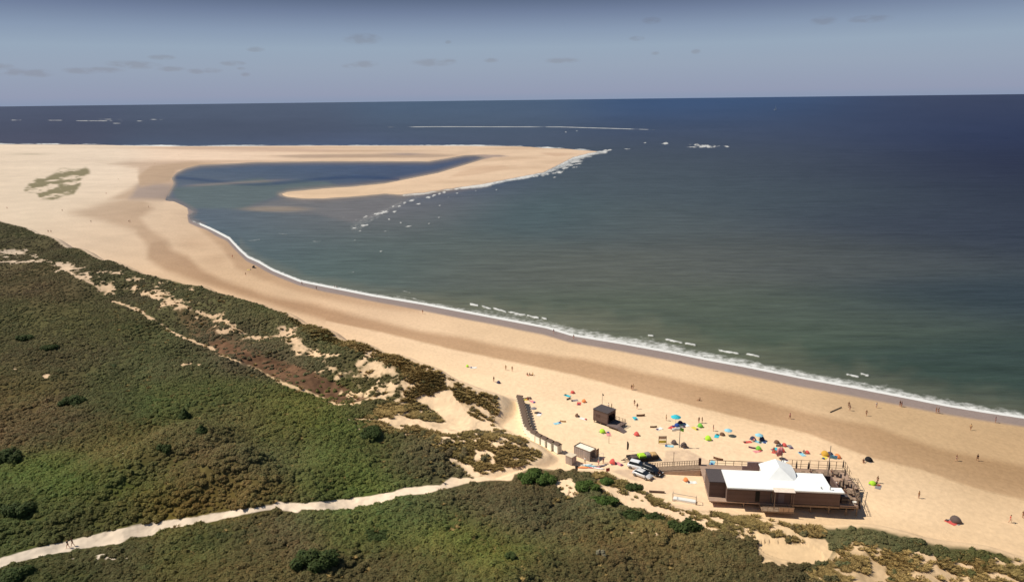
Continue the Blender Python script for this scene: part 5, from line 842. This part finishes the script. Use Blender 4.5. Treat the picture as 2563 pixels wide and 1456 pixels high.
flagpole(1700, 1119, 5.2, 'tall flagpole with white and green flags between the charcoal tents', ((-1, 4.1, 4.9, 1.7, 'white'), (1, 4.0, 4.8, .8, 'green')))
flagpole(1507, 1018, 3.6, 'thin mast with a dark top behind the lifeguard hut', ((1, 3.2, 3.6, .35, 'charcoal'),), w_=.07)
flagpole(1524, 1109, 2.4, 'short thin pale pole on the sand below the lime tent', w_=.05, mat=GREYW)
flagpole(0, 0, 6.2, 'left pavilion flagpole with a pink and white banner', ((-1, 4.2, 6.0, 1.0, 'pink'),), loc=bl(13.5, 14.9, float(hgt(bl(13.5, 14.9).x, bl(13.5, 14.9).y))))
flagpole(0, 0, 7.4, 'right pavilion flagpole with a pale blue flag', ((1, 4.9, 5.7, 1.5, 'lightblue'),), loc=bl(21.1, 9.9, FZ))
t = thing('beach_banner', 'dark upright feather banner on the sand right of the container', 'banner', at(1569, 1127), 0); MB().bar((0, 0, -.3), (0, 0, 2.2), .06, n=6).build('pole', STEEL, t); MB().loft([[(-.02, -.02, z), (r_, -.02, z), (r_, .02, z), (-.02, .02, z)] for z, r_ in ((.25, .30), (.9, .42), (1.6, .42), (2.1, .25), (2.25, .05))]).build('cloth', CLOTHG, t)
t = thing('lamp_post', 'slim pale post where the paved track meets the pavilion ramp', 'post', at(1685, 1172), 0); MB().lathe([(.06, -.2), (.05, 3.6), (.10, 3.62), (.10, 3.75), (.01, 3.8)], 8).build('pole', GREYW, t)
# ------------------------------------------------------------------ lifeguard hut
c = un(1521, 1035, 5.8); t = thing('lifeguard_hut', 'brown timber lifeguard hut on stilts with an open front and steps', 'hut', (c[0], c[1], 0), math.radians(-43)); g0 = at(1530, 1066).z
m = w(-4.2, 0, 0, .12, g0+.75, 5.75); m.box(-4.2, -4.08, .12, 3.3, g0+.75, 5.75); m.box(-4.08, -.12, 3.18, 3.3, g0+.75, 5.75); m.box(-.12, 0, .12, .5, g0+.75, 5.75); m.box(-.12, 0, 2.95, 3.3, g0+.75, 5.75); m.box(-.12, 0, .5, 2.95, 5.2, 5.75); m.box(-.12, 0, .5, 2.95, g0+.75, g0+1.0); m.build('wall', WOODB, t)
w(-4.28, .08, -.08, 3.38, 5.753, 5.9).build('roof', ROOFD, t); w(-1.9, -1.8, .13, 3.17, g0+.75, 5.7).build('interior_shade_panel', DARKM, t); m = w(-4.2, .02, .0, 3.3, g0+.55, g0+.747); m.build('floor', WOODD, t)  # near-black panel inside: shade of the open hut put into the colour
m = MB(); m.box(.06, 2.9, -.4, 3.4, g0+.55, g0+.75); m.build('deck', M('grey_deck', (120, 104, 100), .85), t)
for q in ((-4, .2), (-4, 3.1), (-2, .2), (-.1, .2), (-.1, 3.1), (2.7, -.2), (2.7, 3.2)): MB().bar((q[0], q[1], g0-.5), (q[0], q[1], g0+.55), .16).build('stilt', GREYW, t)
m = MB(); pts = [(.1, 3.35), (2.85, 3.35), (2.85, 1.2)]
for (xa, ya), (xb, yb) in zip(pts[:-1], pts[1:]):
    m.bar((xa, ya, g0+1.65), (xb, yb, g0+1.65), .06); m.bar((xa, ya, g0+1.2), (xb, yb, g0+1.2), .05)
    for k in range(4): s = k/3; m.bar((xa+(xb-xa)*s, ya+(yb-ya)*s, g0+.75), (xa+(xb-xa)*s, ya+(yb-ya)*s, g0+1.65), .07)
m.build('railing', GREYW, t)
m = MB(); m.add([(2.92, -.4, g0+.75), (2.92, 1.1, g0+.75), (5.2, 1.1, g0-.1), (5.2, -.4, g0-.1), (2.92, -.4, g0+.6), (2.92, 1.1, g0+.6), (5.2, 1.1, g0-.2), (5.2, -.4, g0-.2)], [[0, 1, 2, 3], [7, 6, 5, 4], [0, 3, 7, 4], [1, 5, 6, 2], [2, 6, 7, 3], [0, 4, 5, 1]]); m.build('boarding_ramp', M('grey_deck', (120, 104, 100), .85), t)
m = w(-3.3, -2.2, -.03, -.003, g0+1.7, g0+2.4); m.build('shutter', WOODD, t)
# ------------------------------------------------------------------ container and kiosk
c = at(1476, 1155); t = thing('storage_container', 'grey brown container with a cream roof and dark open door', 'container', c, math.radians(-43))
m = w(-4.3, 0, 0, .08, 0, 2.2); m.box(-4.3, -4.22, .08, 2.2, 0, 2.2); m.box(-4.22, 0, 2.12, 2.2, 0, 2.2); m.box(-.1, 0, .08, .45, 0, 2.2); m.box(-.1, 0, .45, 2.12, 2.0, 2.2); m.build('wall', planks('container_boards', (176, 160, 150), .22, 'X'), t)
w(-4.2, -.1, .1, 2.1, 2.1, 2.16).build('roof', M('cream_roof', (246, 240, 222), .7), t); m = w(-4.34, .04, -.04, .06, 2.203, 2.34); m.box(-4.34, .04, 2.14, 2.24, 2.203, 2.34); m.box(-4.34, -4.24, .06, 2.14, 2.203, 2.34); m.box(-.06, .04, .06, 2.14, 2.203, 2.34); m.build('roof_rim', GREYW, t); w(-1.7, -1.6, .1, 2.1, .05, 2.05).build('interior_shade_panel', DARKM, t)  # panel behind the doorway painted near black as the container's inner shade
d_ = w(.02, .07, 2.2, 3.2, .05, 2.0).build('door', GREYW, t); w(.075, .12, 3.0, 3.06, .9, 1.1).build('handle', STEEL, d_)
c = at(1431, 1165); t = thing('kiosk', 'small square grey kiosk left of the container', 'kiosk', c, math.radians(-43)); w(-1.7, 0, 0, 1.6, 0, 1.85).build('wall', planks('container_boards', (150, 122, 108), .22, 'X'), t); w(-1.78, .08, -.08, 1.68, 1.853, 1.97).build('roof', M('cream_roof2', (226, 208, 180), .7), t); w(.003, .04, .35, 1.25, .7, 1.7).build('shutter', M('grey_panel', (176, 156, 152), .8), t)
t = thing('litter_bin', 'narrow dark bin standing below the small grey kiosk', 'bin', at(1443, 1177), 0); MB().lathe([(.28, 0), (.3, .9)], 10).build('body', CLOTHG, t); MB().lathe([(.33, .903), (.33, .98), (.1, 1.05)], 10).build('lid', TYRE, t)
# white hoop frame beside the container
t = thing('goal_frame', 'white upright pipe frame right of the container door', 'frame', at(1499, 1158), math.radians(20)); m = MB(); m.bar((0, 0, 0), (0, 0, 2.1), .07); m.bar((1.0, 0, 0), (1.0, 0, 2.1), .07); m.bar((0, 0, 2.1), (1.0, 0, 2.1), .07); m.build('pipe', WHITEP, t)
def board(X, Y, rz, colr, label, L_=2.6):
    p = at(X, Y); t = thing('surfboard', label, 'surfboard', p+Vector((0, 0, .02)), rz, 'boards laid out by the container'); rg = []
    for k in range(9): q = k/8; wv = .34*math.sin(math.pi*min(.98, max(.03, q)))**.55; rg.append([(L_*(q-.5), -wv, .05+.1*abs(q-.5)), (L_*(q-.5), -wv*.6, .1+.1*abs(q-.5)), (L_*(q-.5), wv*.6, .1+.1*abs(q-.5)), (L_*(q-.5), wv, .05+.1*abs(q-.5)), (L_*(q-.5), 0, .02)])
    MB().loft(rg).build('deck', FAB[colr], t, smooth=True); MB().box(-L_*.42, -L_*.36, -.01, .01, .1, .26).build('fin', TYRE, t); return t
for q in ((1468, 1163, .2, 'white', 'white board nearest the container wall'), (1478, 1166, -.1, 'lightblue', 'pale blue board second from the container wall'), (1488, 1170, .1, 'pink', 'pink board in the row before the container'), (1497, 1172, -.3, 'white', 'white board at the lower end of the row before the container'), (1505, 1166, .4, 'grey', 'grey board at the right end of the row before the container'), (1460, 1170, .0, 'orange', 'orange board left of the row before the container')): board(*q)
t = thing('notice_sign', 'red sign on a short post at the edge of the marram', 'sign', at(1521, 1186), math.radians(15)); MB().bar((0, 0, -.2), (0, 0, 1.3), .08).build('post', GREYW, t); MB().box(-.4, .4, -.07, -.042, .6, 1.35).build('panel', FAB['red'], t)
t = thing('notice_board', 'grey framed board with a yellow lower panel left of the flagpole tents', 'sign', at(1658, 1110), math.radians(0)); m = MB(); [m.bar((s*.85, 0, -.2), (s*.85, 0, 1.9), .09) for s in (-1, 1)]; m.bar((-.85, 0, 1.85), (.85, 0, 1.85), .07); m.bar((-.85, 0, 1.2), (.85, 0, 1.2), .07); m.build('frame', GREYW, t); MB().box(-.8, .8, -.03, 0, .2, .85).build('panel', FAB['yellow'], t); MB().box(-.8, .8, -.03, 0, 1.25, 1.8).build('slats', M('pale_board', (196, 166, 138), .85), t)
t = thing('log_bench', 'dark log lying on the sand between the cars and the goal', 'log', at(1644, 1232), math.radians(-8)); MB().loft([[(x_, .22*math.cos(a_*1.05), .2+.2*math.sin(a_*1.05)) for a_ in range(6)] for x_ in (-1.5, -.5, .6, 1.5)]).build('trunk', M('dark_bark', (96, 74, 60), .9), t)
t = thing('football_goal', 'small pale football goal with a white box lying inside it on the sand', 'goal', at(1712, 1258), math.radians(-20)); m = MB()
for s in (-2.2, 2.2): m.bar((s, 0, 0), (s, 0, 1.7), .09); m.bar((s, 0, 1.7), (s, 1.1, 1.5), .06); m.bar((s, 1.1, 1.5), (s, 1.5, 0), .06); m.bar((s, 0, 0), (s, 1.5, 0), .06)
m.bar((-2.2, 0, 1.7), (2.2, 0, 1.7), .09); m.bar((-2.2, 1.5, .03), (2.2, 1.5, .03), .06); m.build('frame', M('pale_pipe', (206, 190, 170)), t); MB().box(-2.1, 2.1, .1, 1.2, .02, .4).build('ground_box', WHITEP, t)
t = thing('long_pole', 'long dark pole lying on the damp sand beyond the terrace', 'pole', at(2092, 1026), 0); a_, b_ = at(2078, 1032)-t.location, at(2106, 1020)-t.location; MB().bar(a_+Vector((0, 0, .15)), b_+Vector((0, 0, .2)), .22, n=8).build('shaft', CLOTHG, t)
t = thing('sailing_boat', 'tiny white sailing boat far out at sea', 'boat', Vector(tuple(un(1940, 276, 0))), .4); MB().loft([[(x_*3, -w_, 1.6), (x_*3, w_, 1.6), (x_*3, w_*.5, -.3), (x_*3, -w_*.5, -.3)] for x_, w_ in ((-3, 2), (-1, 3), (2, 2.4), (4, .3))]).build('hull', WHITEP, t); MB().add([(0, 0, 3), (0, .3, 3), (0, .1, 26), (10, 0, 3), (10, .3, 3)], [[0, 3, 2], [1, 2, 4], [0, 2, 1], [3, 4, 2], [0, 1, 4, 3]]).build('sail', FAB['white'], t)
# ------------------------------------------------------------------ beach cabins
def make_cabin():
    t = thing('beach_cabin', '', 'beach cabin', (0, 0, 0)); w(-.66, .66, -.62, .62, .08, 2.0).build('wall', CREAM, t)
    MB().add([(-.78, -.74, 1.97), (.78, -.74, 1.97), (.78, .74, 1.97), (-.78, .74, 1.97), (-.78, 0, 2.4), (.78, 0, 2.4)], [[0, 1, 5, 4], [2, 3, 4, 5], [1, 2, 5], [3, 0, 4], [3, 2, 1, 0]]).build('roof', M('brown_roof_felt', (104, 86, 74), .85), t)
    d_ = w(.663, .69, -.33, .33, .1, 1.8).build('door', M('door_grey', (196, 190, 178)), t); w(.693, .72, .2, .26, .9, 1.0).build('handle', STEEL, d_); w(-.7, .85, -.66, .66, -.15, .07).build('base', GREYW, t); return t
CB = make_cabin(); cb = [(1396,1131),(1379.5,1124),(1364,1116),(1350,1109),(1337.5,1101.5),(1328,1093),(1322,1085),(1319,1078),(1317.5,1071.5),(1316,1065),(1314,1058.5),(1312.5,1052),(1311,1045.5),(1309.5,1039),(1308,1033),(1306,1027),(1304.5,1021),(1303,1015.5),(1301,1010)]
for k, (X, Y) in enumerate(cb):
    lb = 'cream beach cabin with brown roof, %s from the near end of the row' % ordn[k]; a_ = math.radians(-57+2.0*k)
    if k == 0: CB.location = at(X, Y); CB.rotation_euler.z = a_; CB['label'] = lb; CB['group'] = 'beach cabins standing in a curved row'
    else: dup(CB, at(X, Y), a_, lb, 1, 'beach cabins standing in a curved row')
# ------------------------------------------------------------------ vehicles
def car(X, Y, rz, paint, label, suv=False, L_=4.4):
    t = thing('parked_car', label, 'car', at(X, Y), rz, 'cars parked on the hard sand'); W_ = .88; hb = .78 if suv else .68; rf = 1.72 if suv else 1.42; m = MB(); rg = []
    for x_, zt, ws in ((-L_/2, .62, .86), (-L_/2+.12, hb+.2, .95), (-L_/2+.5, hb+.26, 1), (-.6, hb+.26, 1), (.8, hb+.24, 1), (1.5, hb+.14, .98), (L_/2-.15, hb, .92), (L_/2, .5, .82)):
        y_ = W_*ws; rg.append([(x_, -y_*.95, .28), (x_, -y_, .5), (x_, -y_, zt-.12), (x_, -y_*.86, zt), (x_, y_*.86, zt), (x_, y_, zt-.12), (x_, y_, .5), (x_, y_*.95, .28)])
    m.loft(rg).build('body', paint, t, smooth=True)
    x0, x1, r0, r1 = -L_/2+.35, 1.15, (-L_/2+.55 if suv else -L_/2+1.0), .35; zb = hb+.22
    MB().loft([[(x0, -W_*.86, zb), (x1, -W_*.86, zb), (x1, W_*.86, zb), (x0, W_*.86, zb)], [(r0, -W_*.68, rf-.06), (r1, -W_*.68, rf-.06), (r1, W_*.68, rf-.06), (r0, W_*.68, rf-.06)]]).build('windows', GLASS, t)
    MB().loft([[(r0-.03, -W_*.71, rf-.08), (r1+.05, -W_*.71, rf-.08), (r1+.05, W_*.71, rf-.08), (r0-.03, W_*.71, rf-.08)], [(r0+.06, -W_*.62, rf), (r1-.06, -W_*.62, rf), (r1-.06, W_*.62, rf), (r0+.06, W_*.62, rf)]]).build('roof', paint, t)
    for sx in (-1, 1):
        for sy in (-1, 1):
            cx, cy = sx*L_*.31, sy*(W_-.08); q = MB(); n_ = 14; q.loft([[(cx+.33*math.cos(2*math.pi*i/n_), cy+d_, .33+.33*math.sin(2*math.pi*i/n_)) for i in range(n_)] for d_ in (-.11, .11)]); wh = q.build('wheel', TYRE, t); q = MB(); q.loft([[(cx+.2*math.cos(2*math.pi*i/n_), cy+sy*d_, .33+.2*math.sin(2*math.pi*i/n_)) for i in range(n_)] for d_ in (.10, .125)]); q.build('rim', STEEL, wh)
    for sy in (-1, 1): MB().box(L_/2-.10, L_/2+.01, sy*.62-.16, sy*.62+.16, .56, .70).build('headlight', M('lamp_glass', (225, 228, 230), .15), t); MB().box(-L_/2-.01, -L_/2+.10, sy*.66-.12, sy*.66+.12, .66, .84).build('tail_light', FAB['red'], t); MB().box(.95, 1.12, sy*.92-.08, sy*.92+.08, zb-.02, zb+.12).build('wing_mirror', paint, t)
    return t
car(1596, 1172, math.radians(-30), M('white_car_paint', (235, 235, 235), .25, noise=.02, spec=.6), 'white off-road car, uppermost of the three parked cars', True, 4.3)
car(1608, 1192, math.radians(-42), M('silver_car_paint', (216, 214, 212), .25, noise=.02, spec=.6), 'white car with dark windows, lowest of the three parked cars', False, 4.2)
car(1631, 1183, math.radians(-42), M('black_car_paint', (26, 26, 28), .2, noise=.02, spec=.6), 'black car, rightmost of the three parked cars', True, 4.6)
t = thing('flat_trailer', 'long low dark trailer loaded with beach gear', 'trailer', at(1608, 1150), math.radians(11)); w(-3.3, 3.3, -1.05, 1.05, .55, .72).build('bed', CLOTHG, t, bevel=.02); m = w(-3.3, 3.3, -1.1, -1.053, .35, .95); m.box(-3.3, 3.3, 1.053, 1.1, .35, .95); m.box(3.303, 3.35, -1.05, 1.05, .5, .95); m.build('side_board', FAB['black'], t)
m = MB(); m.bar((-3.3, 0, .55), (-4.8, 0, .45), .12); m.bar((-3.3, .8, .55), (-4.6, 0, .45), .08); m.bar((-3.3, -.8, .55), (-4.6, 0, .45), .08); m.build('drawbar', CLOTHG, t)
for sx in (-.6, .7):
    for sy in (-1, 1): q = MB(); n_ = 12; q.loft([[(sx+.34*math.cos(2*math.pi*i/n_), sy*.92+d_, .34+.34*math.sin(2*math.pi*i/n_)) for i in range(n_)] for d_ in (-.1, .1)]); q.build('wheel', TYRE, t)
tl = t.location; ta_ = math.radians(11); tp = lambda x_, y_, z_=.725: tl+Vector((x_*math.cos(ta_)-y_*math.sin(ta_), x_*math.sin(ta_)+y_*math.cos(ta_), z_))
def bundle(x_, y_, sx, sy, sz, colr, label):
    t = thing('gear_bundle', label, 'bundle', tp(x_, y_), ta_, 'gear stacked on the trailer'); MB().loft([[(a*sx*k, b*sy*k, z) for a, b in ((-1, -1), (1, -1), (1, 1), (-1, 1))] for z, k in ((0, .95), (sz*.3, 1), (sz*.8, .92), (sz, .6))]).build('cover', FAB[colr], t, smooth=False); MB().box(-sx*1.02, sx*1.02, -.04, .04, .02, sz*.82).build('strap', CLOTHG, t)
bundle(-.2, 0, .8, .8, .7, 'lime', 'lime green bundle in the middle of the trailer'); bundle(1.2, .1, .5, .8, .75, 'grey', 'grey bundle right of the lime one on the trailer'); bundle(2.5, 0, .6, .8, .65, 'sand', 'sand coloured bundle at the right end of the trailer'); bundle(-1.9, 0, .7, .8, .4, 'charcoal', 'flat dark bundle left of the lime one on the trailer')
CLOS_used = True
for p_ in PEOPLE.values():
    for c in list(p_.children): bpy.data.objects.remove(c)
    bpy.data.objects.remove(p_)
